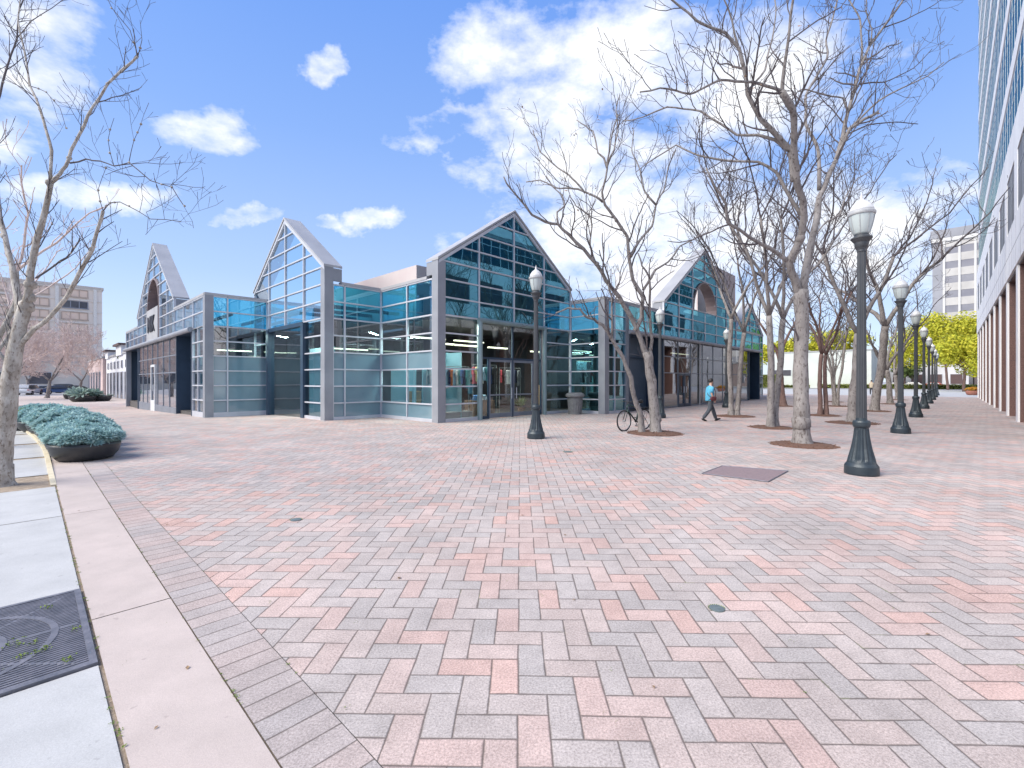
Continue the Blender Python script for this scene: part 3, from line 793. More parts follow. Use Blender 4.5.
# --- tall door of the B-C gable
b = MB()
for a in (cd[0], cd[1]): bx(b, 'v', UC, a - .14, a + .14, -.1, .2, 0, 4.25, g=True)
bx(b, 'v', UC, cd[0], cd[1], -.08, .2, 4.12, 4.3)
pv = b.build('entrance_portal', M_navy, shop, origin=LOC)
b = MB(); panes(b, 'v', UC, [cd[0] + .14, (cd[0] + cd[1]) / 2, cd[1] - .14], [0, .9, 1.9, 2.9, 4.12], d=.05); b.build('glass_panes', M_gl_low, pv, origin=LOC)
# --- display boards behind the lower panes
for args in (('v', UC, VC + .36, cd[0] - .2, .16, .2, .1, K(4)), ('v', UE, VE + 2.2, VC - .1, .45, .5, .1, K(3)), ('v', UE, VE + .4, VE + 2.1, 1.5, 1.54, .1, K(4)),
             ('v', UA, VA + .4, 27.9, .2, .24, .1, K(4)), ('v', UC, cd[0] + .2, cd[1] - .2, 1.5, 1.55, .1, 3.3), ('u', VE, UE + .4, UE + 2.0, 1.6, 1.65, .1, 2.9)):
    b = MB(); bx(b, *args); b.build('display_board', M_fog, shop, origin=LOC)
for (u0, u1, v0, v1, z) in ((12, 13.1, 16.0, 16.15, 3.25), (13.7, 15, 16.6, 16.75, 3.3), (15.8, 17.1, 16.6, 16.75, 3.3), (17.9, 18.9, 15.6, 15.75, 3.15), (12.4, 14.4, 18.3, 18.45, 3.7), (15, 17, 18.3, 18.45, 3.7), (9.3, 11.2, 20.2, 20.3, 3.1), (6.6, 8.2, 27.0, 27.1, 3.2), (26, 29, 15, 15.1, 3.7), (33, 36, 15, 15.1, 3.7)):
    b = MB(); b.boxuv(u0, u1, v0, v1, z, z + .06); b.build('ceiling_light', M_lamp_in, shop, origin=LOC)
for (u, v, z, p, sx_) in ((12.4, 15.9, 4.1, 80, 1.6), (14.6, 16.6, 4.1, 90, 2.0), (17.0, 16.4, 4.1, 45, 1.6), (12.4, 17.6, 4.1, 70, 1.4), (9.6, 22.6, 4.1, 90, 1.6), (7.4, 26.8, 4.1, 60, 1.2), (29, 15.2, 4.1, 90, 3)):
    al = bpy.data.lights.new('ceiling_panel_lamp', 'AREA'); al.energy = p; al.shape = 'RECTANGLE'; al.size = sx_; al.size_y = .14; al.color = (1, .9, .76)
    ao = bpy.data.objects.new('ceiling_panel_lamp', al); COL.objects.link(ao); ao.location = W(u, v, z)
# lettering on the sign panel
def text(body, size, depth, m, ax_loc, rot, name='lettering', parent=None, origin=None):
    cu = bpy.data.curves.new(name, 'FONT'); cu.body = body; cu.size = size; cu.extrude = depth; cu.align_x = 'CENTER'; cu.align_y = 'CENTER'; cu.offset = .035
    o = bpy.data.objects.new('t', cu); COL.objects.link(o); o.rotation_euler = rot; o.location = ax_loc
    bpy.context.view_layer.update()
    me = bpy.data.meshes.new_from_object(o.evaluated_get(bpy.context.evaluated_depsgraph_get())); me.transform(o.matrix_world)
    bpy.data.objects.remove(o)
    if origin is not None: me.transform(Matrix.Translation(-Vector(origin)))
    me.name = name; me.materials.clear(); me.materials.append(m)
    q = bpy.data.objects.new(name, me); COL.objects.link(q)
    if parent: q.parent = parent
    return q
# facade faces -u; reading direction on it is -v
ang = math.atan2(-A1, A2)
tl = W(UA - .13, mid + .15, 5.42)
text('NIK', 1.45, .03, mat('black_letters', (.015, .018, .03), .5), tl, (math.radians(90), 0, ang), parent=plate, origin=LOC)
# ------------------------------------------------------------------ street lamps
M_iron = mat('dark_green_iron', (0.022, 0.032, 0.042), 0.42, 0.2, col2=(0.034, 0.048, 0.058), scale=5, bump=0.15)
M_iron_b = mat('weathered_iron', (0.055, 0.06, 0.068), 0.5, 0.1, col2=(0.04, 0.046, 0.054), scale=3, bump=0.1)
M_globe = mat('frosted_globe', (0.46, 0.51, 0.51), 0.25, spec=0.6, col2=(0.40, 0.46, 0.46), scale=2)
M_gdome = mat('globe_dome', (0.60, 0.61, 0.62), 0.3, spec=0.6, scale=2)
def make_lamp(label):
    t = thing('street_lamp', label, 'street lamp', (0, 0, 0), 0, 'street lamps of the plaza')
    b = MB()
    b.lathe([(.315, 0), (.322, .03), (.315, .15), (.30, .17), (.285, .19), (.27, .205), (.262, .23), (.25, .28), (.225, .36), (.195, .46), (.17, .57), (.150, .68), (.138, .78), (.13, .82),
             (.155, .84), (.165, .87), (.165, .92), (.150, .95), (.105, .96), (.10, 1.0)], 64, flute=(16, .24, .8, .10))
    b.build('base', M_iron, t, smooth=False)
    b = MB()
    b.lathe([(.098, 1.0), (.094, 1.6), (.078, 3.93), (.085, 3.94), (.085, 3.97)], 32, flute=(16, 1.0, 3.93, .10))
    b.build('pole', M_iron_b, t)
    b = MB()
    b.lathe([(.085, 3.97), (.10, 4.0), (.12, 4.03), (.13, 4.06), (.135, 4.10), (.165, 4.13), (.185, 4.155), (.20, 4.165), (.20, 4.185), (.15, 4.20), (.135, 4.22), (.135, 4.245)], 32)
    b.build('capital', M_iron_b, t, smooth=False)
    g = MB(); g.lathe([(.13, 4.245), (.15, 4.27), (.185, 4.36), (.215, 4.47), (.232, 4.56), (.235, 4.60)], 32)
    gl = g.build('globe', M_globe, t, smooth=True)
    g = MB(); g.lathe([(.238, 4.575), (.255, 4.58), (.262, 4.60), (.262, 4.625), (.25, 4.64), (.236, 4.645)], 32); 
    for k in range(8):
        a = 2 * math.pi * k / 8
        g.tube([(math.cos(a) * r, math.sin(a) * r, z) for r, z in ((.137, 4.25), (.155, 4.275), (.190, 4.36), (.221, 4.47), (.240, 4.57))], .007, 5)
    g.build('cage', M_iron_lt, t)
    g = MB(); g.lathe([(.232, 4.645), (.225, 4.68), (.20, 4.73), (.16, 4.78), (.11, 4.82), (.06, 4.85), (.035, 4.87), (.03, 4.89), (.035, 4.91), (.012, 4.95), (.004, 4.99)], 32)
    g.build('dome', M_gdome, t, smooth=True)
    return t
M_iron_lt = mat('grey_cast_metal', (0.42, 0.43, 0.44), 0.5, 0.2, scale=5)
lampA = None
LL = ['dark fluted street lamp nearest the viewer, its frosted globe highest in the photo', 'second fluted lamp in the right row, behind the tallest one',
      'third lamp of the right row along the granite building', 'fourth lamp of the right row along the granite building', 'fifth lamp of the right row, before the yellow green trees',
      'sixth lamp of the right row toward the road', 'seventh lamp of the right row toward the road', 'farthest lamp of the right row, the smallest globe']
for k in range(8):
    loc = W(10.17 + 8.85 * k, 1.14, 0)
    if lampA is None: lampA = make_lamp(LL[0]); lampA.location = loc; lampA.scale = (.80, .80, 1)
    else: dup(lampA, loc, k * .2, LL[k])
for (px, py, lab) in ((536, 438.3, 'street lamp standing before the clothing shop entrance under the big gable'), (660, 418, 'street lamp behind the parked bicycle, by the right wing of the shop'),
                      (726.5, 407.5, 'street lamp mostly hidden behind the twin trunked tree beside the walking man')):
    dup(lampA, ground_at(px, py), 0.3, lab)

# ------------------------------------------------------------------ trees
M_bark_g = bark_material('grey_bark', (0.30, 0.28, 0.27), (0.17, 0.155, 0.15), (0.075, 0.058, 0.052), 4.2)
M_bark_s = bark_material('mottled_bark', (0.46, 0.43, 0.39), (0.31, 0.28, 0.245), (0.15, 0.115, 0.09), 7.0, True)
M_bark_r = bark_material('brown_bark', (0.20, 0.13, 0.115), (0.15, 0.10, 0.09), (0.09, 0.06, 0.055), 3.0)
M_twig = bark_material('grey_twig', (0.125, 0.11, 0.115), (0.085, 0.075, 0.082), (0.055, 0.045, 0.05), 2.5)
M_twig_l = bark_material('pale_twig', (0.66, 0.55, 0.50), (0.56, 0.45, 0.42), (0.42, 0.32, 0.30), 2.5)
def gnarl(rnd, p, d, length, r0, r1, seg, wig, trop):
    pts = [p.copy()]; rad = [r0]; n = max(2, int(length / seg)); st = length / n
    d = d.normalized()
    for i in range(n):
        d = d + Vector((rnd.gauss(0, wig), rnd.gauss(0, wig), rnd.gauss(0, wig))) + Vector((0, 0, trop))
        d.normalize(); p = p + d * st; pts.append(p.copy()); rad.append(r0 + (r1 - r0) * ((i + 1) / n) ** .8)
    return pts, rad
def sprout(rnd, mb, pts, rad, level, P_):
    """grow side shoots along a limb"""
    L_ = sum((b - a).length for a, b in zip(pts, pts[1:]))
    spc = P_['space'][level]; acc = rnd.uniform(0, spc)
    start = P_['bare'] if level == 0 else .12
    run = 0
    side = rnd.choice((-1, 1))
    for i, (a, b) in enumerate(zip(pts, pts[1:])):
        sl = (b - a).length; d = (b - a).normalized()
        while acc < sl:
            f = (run + acc) / L_
            if f > start:
                q = a + (b - a) * (acc / sl); r = rad[i] + (rad[i + 1] - rad[i]) * acc / sl
                side = -side
                per = d.cross(Vector((rnd.uniform(-1, 1), rnd.uniform(-1, 1), rnd.uniform(-1, 1))))
                if per.length > .01:
                    per.normalize()
                    cd_ = (d * rnd.uniform(.35, .9) + per * rnd.uniform(.6, 1.0) + Vector((0, 0, P_['up']))).normalized()
                    ln = P_['len'][level] * rnd.uniform(.5, 1.25) * (1.1 - .45 * f)
                    cr = min(r * .65, P_['rad'][level]) * rnd.uniform(.8, 1.1)
                    cp, crd = gnarl(rnd, q, cd_, ln, cr, max(P_['min'], cr * .45), P_['seg'][level], P_['wig'], P_['trop'])
                    mb.tube(cp, crd, 4 if level == 0 else 3, cap=False)
                    if level + 1 < P_['levels']: sprout(rnd, mb, cp, crd, level + 1, P_)
            acc += spc * rnd.uniform(.6, 1.4)
        acc -= sl; run += sl
PT = dict(space=[.46, .38, .34], len=[1.7, .85, .38], rad=[.03, .015, .0095], seg=[.15, .11, .10], wig=.15, trop=.09, up=.25, min=.0055, levels=3, bare=.25)
def lift(limbs, Z0, rnd, drift=.45, rs=.78):
    """limbs given as outlines seen from the front are given depth: each leaves its parent at the parent's depth and leans towards or away"""
    out = []; allp = []
    for li, (pl, r0, r1) in enumerate(limbs):
        if li == 0: z = Z0; dr = 0
        else:
            j = min(allp, key=lambda q: (q[0] - pl[0][0]) ** 2 + (q[1] - pl[0][1]) ** 2); z = j[2]
            dr = rnd.choice((-1, 1)) * rnd.uniform(.3, 1) * drift
        pts = []; rad = []; n = len(pl); prev = None
        # smooth the polyline a little by inserting midpoints with jitter
        full = []
        for a, b in zip(pl, pl[1:]):
            full.append(a); full.append(((a[0] + b[0]) / 2 + rnd.uniform(-.8, .8), (a[1] + b[1]) / 2 + rnd.uniform(-.8, .8)))
        full.append(pl[-1])
        m = len(full)
        for i, (x, y) in enumerate(full):
            if prev: z += math.hypot(x - prev[0], y - prev[1]) / F * Z0 * dr * min(1, i / 5)
            prev = (x, y); allp.append((x, y, z)); pts.append(P(x, y, z)); rad.append((r0 + (r1 - r0) * (i / (m - 1)) ** .7) * (rs if li else 1) * Z0 / F / math.sqrt(1 + ((x - 512) / F) ** 2 ))
        out.append((pts, rad))
    return out
def smooth_path(pts, rad, step=.13):
    out = []; ro = []
    n = len(pts)
    for i in range(n - 1):
        p0, p1, p2, p3 = pts[max(i - 1, 0)], pts[i], pts[i + 1], pts[min(i + 2, n - 1)]
        m = max(1, int((p2 - p1).length / step))
        for k in range(m):
            t = k / m
            out.append(.5 * ((2 * p1) + (p2 - p0) * t + (2 * p0 - 5 * p1 + 4 * p2 - p3) * t * t + (3 * p1 - p0 - 3 * p2 + p3) * t ** 3)); ro.append(rad[i] + (rad[i + 1] - rad[i]) * t)
    out.append(pts[-1]); ro.append(rad[-1]); return out, ro
def root_flare(pts, rad, k=1.5):
    """widen the foot of a trunk and sink it slightly"""
    p0 = pts[0]; d = (pts[1] - pts[0]); n = []
    r = rad[0]
    for h, f in ((-.08, k * 1.25), (.0, k * 1.12), (.05, k * .95), (.14, 1 + (k - 1) * .55), (.32, 1 + (k - 1) * .2)):
        n.append((p0 + d.normalized() * h, r * f))
    return [q[0] for q in n] + pts[1:], [q[1] for q in n] + rad[1:]
def drawn_tree(label, limbs, Z0, seed, group, bark=M_bark_g, twig=M_twig, ntrunk=1, P_=PT, drift=.45, nolimb=(), leafy=0, flare=1.45, rs=.68, knobs=1, cat='tree'):
    rnd = random.Random(seed)
    lf = lift(limbs, Z0, rnd, drift, rs)
    base = lf[0][0][0].copy(); base.z = G(UVof(base.x, base.y)[1])
    t = thing('bare_tree', label, cat, base, 0, group)
    tr = MB(); cr = MB()
    for i, (pts, rad) in enumerate(lf):
        if i < ntrunk:
            pts[0].z = base.z; p2, r2 = smooth_path(*root_flare(pts, rad, flare)); tr.tube(p2, r2, 18, lump=.16)
        else:
            p2, r2 = smooth_path(pts, rad, .16); big = rad[0] > .024
            (tr if big else cr).tube(p2, r2, 10 if big else 6, lump=.14 if big else .0)
    for i, (pts, rad) in enumerate(lf):     # pruning knobs along the limbs
        for k in range(knobs if i else 1):
            j = rnd.randrange(1, len(pts)); p = pts[j]; d = (pts[j] - pts[j - 1]).normalized(); r = max(rad[j], .012); o_ = d.orthogonal().normalized() * r * rnd.uniform(-.45, .45)
            tr.tube([p - d * r * 1.3 + o_, p - d * r * .6 + o_ * 1.5, p + d * r * .5 + o_ * 1.6, p + d * r * 1.2 + o_], [r * .7, r * 1.22, r * 1.18, r * .6], 8, lump=.2)
        if i in nolimb: continue
        q = dict(P_)
        if i < ntrunk: q['bare'] = .6
        sprout(rnd, cr, pts, rad, 0, q)
    tr.build('trunk', bark, t, smooth=True, origin=base)
    cr.build('crown', twig, t, origin=base)
    if leafy:
        lb = MB()
        vs = cr.v
        for k in range(leafy):
            c = Vector(rnd.choice(vs[len(vs) // 3:]))
            for q in range(rnd.randint(1, 6)):
                e = Vector((rnd.uniform(-1, 1), rnd.uniform(-1, 1), rnd.uniform(-1, .3))).normalized() * rnd.uniform(.03, .07)
                s_1 = e.orthogonal() * .5; o_ = c + Vector((rnd.uniform(-.1, .1), rnd.uniform(-.1, .1), rnd.uniform(-.12, .02)))
                lb.add([o_, o_ + e * .5 + s_1, o_ + e, o_ + e * .5 - s_1], [(0, 1, 2, 3)])
        lb.build('dry_leaves', M_leaf_tan, t, origin=base)
    return t
M_leaf_tan = mat('tan_dry_leaf', (0.36, 0.22, 0.12), 0.8, col2=(0.25, 0.15, 0.09), scale=20)
TG = 'bare trees of the plaza grove'
T1 = [([(802, 444), (801, 400), (801, 350), (802, 318), (801, 290)], 8.6, 7.2),
      ([(801, 300), (806, 270), (812, 240), (817, 218), (819.5, 197), (827, 180), (836, 160), (843, 136), (848, 112), (860, 68), (869, 47), (883, 28), (902, 2), (915, -25)], 7.6, 1.6),
      ([(801, 300), (795, 280), (789, 262), (801, 238), (804, 218), (803, 200), (797, 185), (794, 150), (793, 110), (782, 92)], 7, 4.2),
      ([(789, 262), (777, 253), (763, 245), (749, 237), (728, 222.6), (726, 204), (714, 185), (706, 168)], 4.2, 1.2),
      ([(794, 181), (791, 150), (777, 136), (760.6, 119.5), (747.7, 94), (744, 68), (739.5, 49), (725.5, 33), (697, 21), (678, 5), (664, -8)], 5.2, 1.0),
      ([(791, 152), (775, 140), (758, 135), (737, 135), (721, 124), (700, 111), (667, 107), (643, 117), (624, 121)], 3.0, .7),
      ([(801, 215), (776, 172), (758, 162), (725.5, 160.5), (697, 155), (676, 145), (655, 158), (636, 172)], 3.0, .7),
      ([(793, 110), (782, 91), (766, 86), (751, 82), (721, 80), (690, 94), (660, 88), (640, 92)], 3.0, .7),
      ([(793, 112), (782, 95), (784, 70), (789, 35), (793, 0), (799, -22)], 3.4, 1.2),
      ([(819, 190), (818, 150), (806, 125), (806, 95), (827, 58), (826, 40), (836, 5), (842, -20)], 3.6, 1.2),
      ([(848, 112), (843, 98), (822, 94), (803, 89), (788, 98)], 2.2, .9),
      ([(862, 62), (862, 47), (860, 19), (848, -2), (840, -20)], 2.4, 1.0),
      ([(836, 160), (850, 128), (864, 119), (878, 112)], 3.6, 2.6),
      ([(850, 128), (876, 103), (902, 88), (927.6, 76), (944, 62)], 2.2, .8),
      ([(843, 136), (868, 125), (897, 122), (918, 124)], 1.6, .8),
      ([(860, 84), (885, 82), (913.6, 68), (932, 49)], 1.6, .7),
      ([(883, 28), (905, 20), (925, 10), (943, -2)], 1.5, .7),
      ([(739, 49), (732, 20), (722, -5)], 1.8, .8), ([(747, 92), (765, 70), (772, 40), (776, 8), (770, -18)], 1.8, .8),
      ([(869, 47), (872, 30), (866, 10), (868, -15)], 1.8, .8),
      ([(812, 240), (826, 222), (840, 214), (846, 196), (858, 178), (872, 170)], 1.8, .7)]
PT1 = dict(PT); PT1.update(space=[.38, .33, .3], len=[1.5, .8, .4])
drawn_tree('tallest bare tree with a thick grey trunk forking beside the nearest street lamp', T1, 11.9, 3, TG, leafy=26, P_=PT1)
T2 = [([(656, 430), (654, 405), (652, 381), (649, 366), (647, 352)], 5.2, 4.6),
      ([(642, 430), (640, 412), (634, 396), (631, 377.5), (623, 357), (612, 339), (603, 325), (594, 319), (586.5, 317), (580, 309), (568, 308), (556, 313)], 4.6, 1.0),
      ([(649, 360), (641, 340), (629, 313), (620, 298), (605.6, 280), (596.5, 264), (583.7, 249), (569, 234.6), (558, 224), (545.6, 222), (532, 215), (523.7, 204), (511, 189), (503.6, 176.6)], 4.4, .8),
      ([(648, 358), (652, 340), (650, 318.5), (650, 290), (649, 276.5), (642, 266), (638, 253)], 2.8, 1.0),
      ([(635, 331), (642, 316.7), (643, 298), (633, 280), (629, 258), (627.4, 236.5), (616.5, 220), (605, 205), (602, 192), (605.7, 178), (607.5, 160), (611, 140), (618.5, 114.6)], 3.8, .8),
      ([(612, 339), (612, 320), (612, 298), (608, 284)], 2.0, 1.2),
      ([(603, 202), (590, 194), (578, 189), (566, 188), (554.7, 187.5), (540, 180), (526, 182)], 1.7, .7),
      ([(607, 168), (604, 158), (598, 153), (593, 131), (586, 126), (576.6, 120)], 1.6, .7), ([(607, 165), (614, 150), (618, 132), (616, 110), (620, 95)], 1.4, .7),
      ([(585, 193), (576, 182), (569, 175), (558, 168), (549, 160), (540, 152), (536.5, 140), (533, 130)], 1.4, .7),
      ([(558, 224), (557, 212), (564.7, 205.7), (562, 195), (552, 186), (546, 176)], 1.5, .7),
      ([(596, 264), (590, 245), (592, 225), (588, 214), (576, 206), (570, 197)], 1.5, .7),
      ([(629, 258), (640, 240), (652, 226), (656, 205), (664, 190), (668, 168), (676, 150)], 2.2, .8),
      ([(656, 205), (644, 190), (640, 170), (632, 152), (634, 130)], 1.6, .7),
      ([(643, 290), (655, 270), (668, 262), (680, 246), (696, 238), (706, 226)], 2.0, .7)]
drawn_tree('leaning two stemmed bare tree with the bicycle standing at its foot', T2, 14.5, 8, TG, ntrunk=2, leafy=22, flare=1.3)
TS = [([(1, 487), (4, 440), (9, 395), (14, 355), (20, 325), (26, 306)], 13, 7.5),
      ([(18, 335), (24, 312), (28, 297), (30.5, 271), (37, 238), (45.7, 209), (50.8, 183)], 9.5, 4.6),
      ([(18, 335), (18.6, 300), (12, 265), (5, 236), (-2, 206), (-14, 170), (-22, 120), (-20, 60)], 7.5, 3),
      ([(20, 345), (34, 329), (49, 318), (68, 295.6), (80, 272), (92.5, 249.5), (98, 228), (103, 211)], 5.2, 2.6),
      ([(50, 186), (51.6, 150.5), (41, 112), (30, 86), (23.7, 47), (18, 20), (21, -10)], 3.4, 1.2),
      ([(50, 184), (60, 174), (66, 166), (71, 150.5), (84, 126), (92.5, 107.5), (107.5, 84), (124, 68), (138, 56)], 3.6, 2.0),
      ([(70, 163), (86, 159), (100, 161), (114, 166), (129, 162.6), (150.5, 180.6), (172, 187), (184, 206)], 1.7, .6),
      ([(103, 211), (110, 203), (120, 202), (136, 210), (150.5, 219), (181, 221.5)], 1.2, .5),
      ([(36, 278), (56, 264.5), (66, 258), (75, 247), (80, 238)], 2.0, 1.2),
      ([(-18, 140), (0, 94.6), (6.5, 69), (17, 38.7), (19, 10), (28, -12)], 3, 1.2),
      ([(17, 38), (30, 22), (52, 8), (70, -8)], 1.2, .6), ([(138, 56), (130, 30), (112, 8), (104, -10)], .9, .5), ([(138, 56), (142, 40), (140, 20)], .8, .4),
      ([(30, 86), (46, 92), (60, 108), (66, 128)], .9, .4), ([(114, 166), (108, 140), (114, 118)], .7, .35), ([(129, 162), (134, 140), (141, 124)], .7, .35),
      ([(103, 211), (98, 190), (106, 168)], .7, .35), ([(12, 265), (26, 262), (40, 240), (52, 224)], 1.0, .5)]
PS = dict(PT); PS.update(space=[.26, .2, .16], len=[.8, .42, .22], rad=[.010, .006, .0045], min=.003, up=.5, wig=.12, bare=.35)
drawn_tree('mottled pale sycamore with knobbly pruned limbs at the left edge of the photo', TS, 7.3, 21, 'sycamores along the footpath', bark=M_bark_s, twig=M_twig, P_=PS, drift=.35, flare=1.15, rs=.66, knobs=4)

def free_tree(label, u, v, h, r, seed, group, stems=2, bark=M_bark_g, twig=M_twig, fork=.28, spread=.45, P_=None, world=None, zoff=0):
    rnd = random.Random(seed); base = W(u, v, G(v)) if world is None else Vector(world)
    t = thing('bare_tree', label, 'tree', base, 0, group)
    tr = MB(); cr = MB(); Q = dict(PT); Q.update(space=[.62, .42, .3], len=[h * .15, h * .085, .5], min=.008, rad=[.035, .018, .011])
    if P_: Q.update(P_)
    for s in range(stems):
        a = rnd.uniform(0, 6.28); off = Vector((math.cos(a), math.sin(a), 0)) * (.14 if stems > 1 else 0)
        d0 = (Vector((0, 0, 1)) + off * rnd.uniform(.2, .7)).normalized(); rr = r * .70 * (1 if stems == 1 else rnd.uniform(.62, .78))
        pts, rad = gnarl(rnd, base + off, d0, h * fork * rnd.uniform(.85, 1.2), rr, rr * .8, .4, .045, .02)
        p2, r2 = smooth_path(*root_flare(pts, rad, 1.45), .2); tr.tube(p2, r2, 14, lump=.15)
        k = rnd.choice((2, 3)); a0 = rnd.uniform(0, 6.28)
        for i in range(k):
            an = a0 + i * 2 * math.pi / k + rnd.uniform(-.4, .4)
            d = Vector((math.cos(an) * spread, math.sin(an) * spread, 1))
            lp, lr = gnarl(rnd, pts[-1], d, h * rnd.uniform(.30, .38), rad[-1] * .72, rad[-1] * .42, .4, .09, .02)
            tr.tube(lp, lr, 8)
            sprout(rnd, cr, lp, lr, 0, Q)
            for j in range(rnd.choice((2, 3))):
                an2 = an + rnd.uniform(-1.3, 1.3)
                d2 = Vector((math.cos(an2) * spread * 1.3, math.sin(an2) * spread * 1.3, 1))
                q = lp[-1] if j < 2 else lp[len(lp) // 2]
                bp, br = gnarl(rnd, q, d2, h * rnd.uniform(.30, .42), lr[-1] * .8, .014, .35, .12, .03)
                cr.tube(bp, br, 6, cap=False); q2 = dict(Q); q2['bare'] = .08; sprout(rnd, cr, bp, br, 0, q2)
    tr.build('trunk', bark, t, smooth=True, origin=base); cr.build('crown', twig, t, origin=base)
    return t
free_tree('bare tree standing just left of the tallest tree, its foot in a round mulch bed', 18.1, 4.6, 9.8, .235, 31, TG, 2, fork=.36)
free_tree('twin trunked bare tree beside the man in the blue shirt', 22.7, 7.3, 9.5, .27, 57, TG, 2, fork=.4)
free_tree('brown barked bare tree near the far end of the shop', 33.9, 7.9, 9, .28, 33, TG, 1, bark=M_bark_r)
free_tree('bare tree right behind the thick trunk of the tallest tree', 26.1, 4.4, 9, .2, 34, TG, 2, bark=M_bark_r)
free_tree('bare tree hidden in part by the shaft of the nearest street lamp', 22.3, 2.8, 10.5, .24, 35, TG, 1, fork=.3, spread=.6)
free_tree('bare tree with a flared foot between the two nearest lamps of the right row', 31.8, 3.0, 11.5, .30, 36, TG, 1, fork=.34, spread=.5)
free_tree('slender many stemmed bare tree far back, seen between trunk and lamp', 36.3, 5.35, 8, .17, 37, TG, 3, fork=.45)
free_tree('small bare tree at the back of the grove before the white building', 43.5, 6.6, 7.5, .16, 38, TG, 2)
free_tree('bare tree behind the second lamp of the right row', 42.3, 3.1, 9.5, .26, 39, TG, 1)
free_tree('farthest bare tree of the grove, left of the third lamp', 52, 3.3, 9, .24, 40, TG, 1)
# mulch beds
M_mul_list = M_mulch
def mulch_bed(c, r, seed, label):
    rnd = random.Random(seed); b = MB(); n = 40; base = Vector(c)
    ring = lambda rr, z, j: [Vector((math.cos(6.2832 * k / n) * rr * (1 + j * noise.noise(Vector((math.cos(6.2832 * k / n) * 2, math.sin(6.2832 * k / n) * 2, seed)))), math.sin(6.2832 * k / n) * rr * (1 + j * noise.noise(Vector((math.cos(6.2832 * k / n) * 2, math.sin(6.2832 * k / n) * 2, seed)))), z)) for k in range(n)]
    rs = [ring(r, .003, .12), ring(r * .85, .035, .12), ring(r * .5, .055, .1), ring(.05, .06, 0)]
    vs = [p for q in rs for p in q]; fs = []
    for i in range(3):
        for k in range(n): fs.append((i * n + k, i * n + (k + 1) % n, (i + 1) * n + (k + 1) % n, (i + 1) * n + k))
    fs.append(tuple(3 * n + k for k in range(n))); b.add(vs, fs)
    for i in range(420):
        a = rnd.uniform(0, 6.28); d = r * math.sqrt(rnd.random()) * 1.04; q = Vector((math.cos(a) * d, math.sin(a) * d, .05 * (1 - (d / r) ** 2) + .008))
        e = Vector((rnd.uniform(-1, 1), rnd.uniform(-1, 1), rnd.uniform(-.3, .5))).normalized() * rnd.uniform(.02, .05); s_1 = e.orthogonal().normalized() * .012
        b.add([q - e - s_1, q + e - s_1, q + e + s_1, q - e + s_1], [(0, 1, 2, 3)])
    o = b.build('mulch_bed', M_mulch, smooth=False); o.location = base
    tag(o, label, 'mulch bed', 'round mulch beds around the tree feet'); return o
for i, (u, v, r, lab) in enumerate([(13.75, 2.75, .88, 'round brown mulch bed at the foot of the tallest tree'), (13.6, 6.75, .92, 'round mulch bed under the leaning tree with the bicycle'),
        (18.1, 4.6, .78, 'round mulch bed just left of the tallest tree'), (22.7, 7.3, .95, 'round mulch bed under the twin trunked tree by the walking man'),
        (33.9, 7.9, .7, 'mulch bed of the brown barked tree near the far end of the shop'), (26.1, 4.4, .8, 'mulch bed right behind the tallest tree'), (22.3, 2.8, .95, 'mulch bed behind the base of the nearest street lamp'),
        (31.8, 3.0, .8, 'mulch bed of the tree between the two nearest lamps'), (36.3, 5.35, .85, 'mulch bed of the slender many stemmed tree'), (43.5, 6.6, .7, 'small mulch bed at the back of the grove before the white building'),
        (42.3, 3.1, .7, 'mulch bed of the tree behind the second lamp'), (52, 3.3, .7, 'farthest mulch bed of the grove, left of the third lamp')]):
    mulch_bed(W(u, v, 0), r * (.84 if i == 0 else .9), i + 1, lab)
# street sycamores farther along the footpath and pale blossoming street trees
GS = 'sycamores along the footpath'
for i, (v, lab) in enumerate(((17.3, 'second sycamore of the footpath, right behind the nearest one'), (23.4, 'third sycamore trunk of the footpath, beside the succulent planters'), (30, 'fourth sycamore along the footpath, behind the planters'))):
    free_tree(lab, -.75, v, 7.5, .17, 60 + i, GS, 1, bark=M_bark_s, twig=M_twig_l, fork=.3, spread=.5)
GP = 'pale bare street trees before the apartment block'
for i, (px, Z, h, lab) in enumerate(((47, 59, 11, 'pale twigged street tree standing before the apartment block, thick dark trunk'), (6, 52, 10, 'leftmost pale street tree before the apartment block'), (80, 72, 9, 'pale rounded street tree just right of the dark trunk'), (28, 74, 11, 'farther pale street tree behind the dark trunked one'))):
    x = (px - 512) / F * Z; v = UVof(x, Z)[1]
    free_tree(lab, 0, 0, h, .3, 70 + i, GP, 1, bark=M_bark_g, twig=M_twig_l, fork=.2, spread=.9, world=(x, Z, G(v)), P_=dict(space=[.4, .32, .26], len=[2.4, 1.5, .9], rad=[.05, .035, .028], min=.024, up=.1))

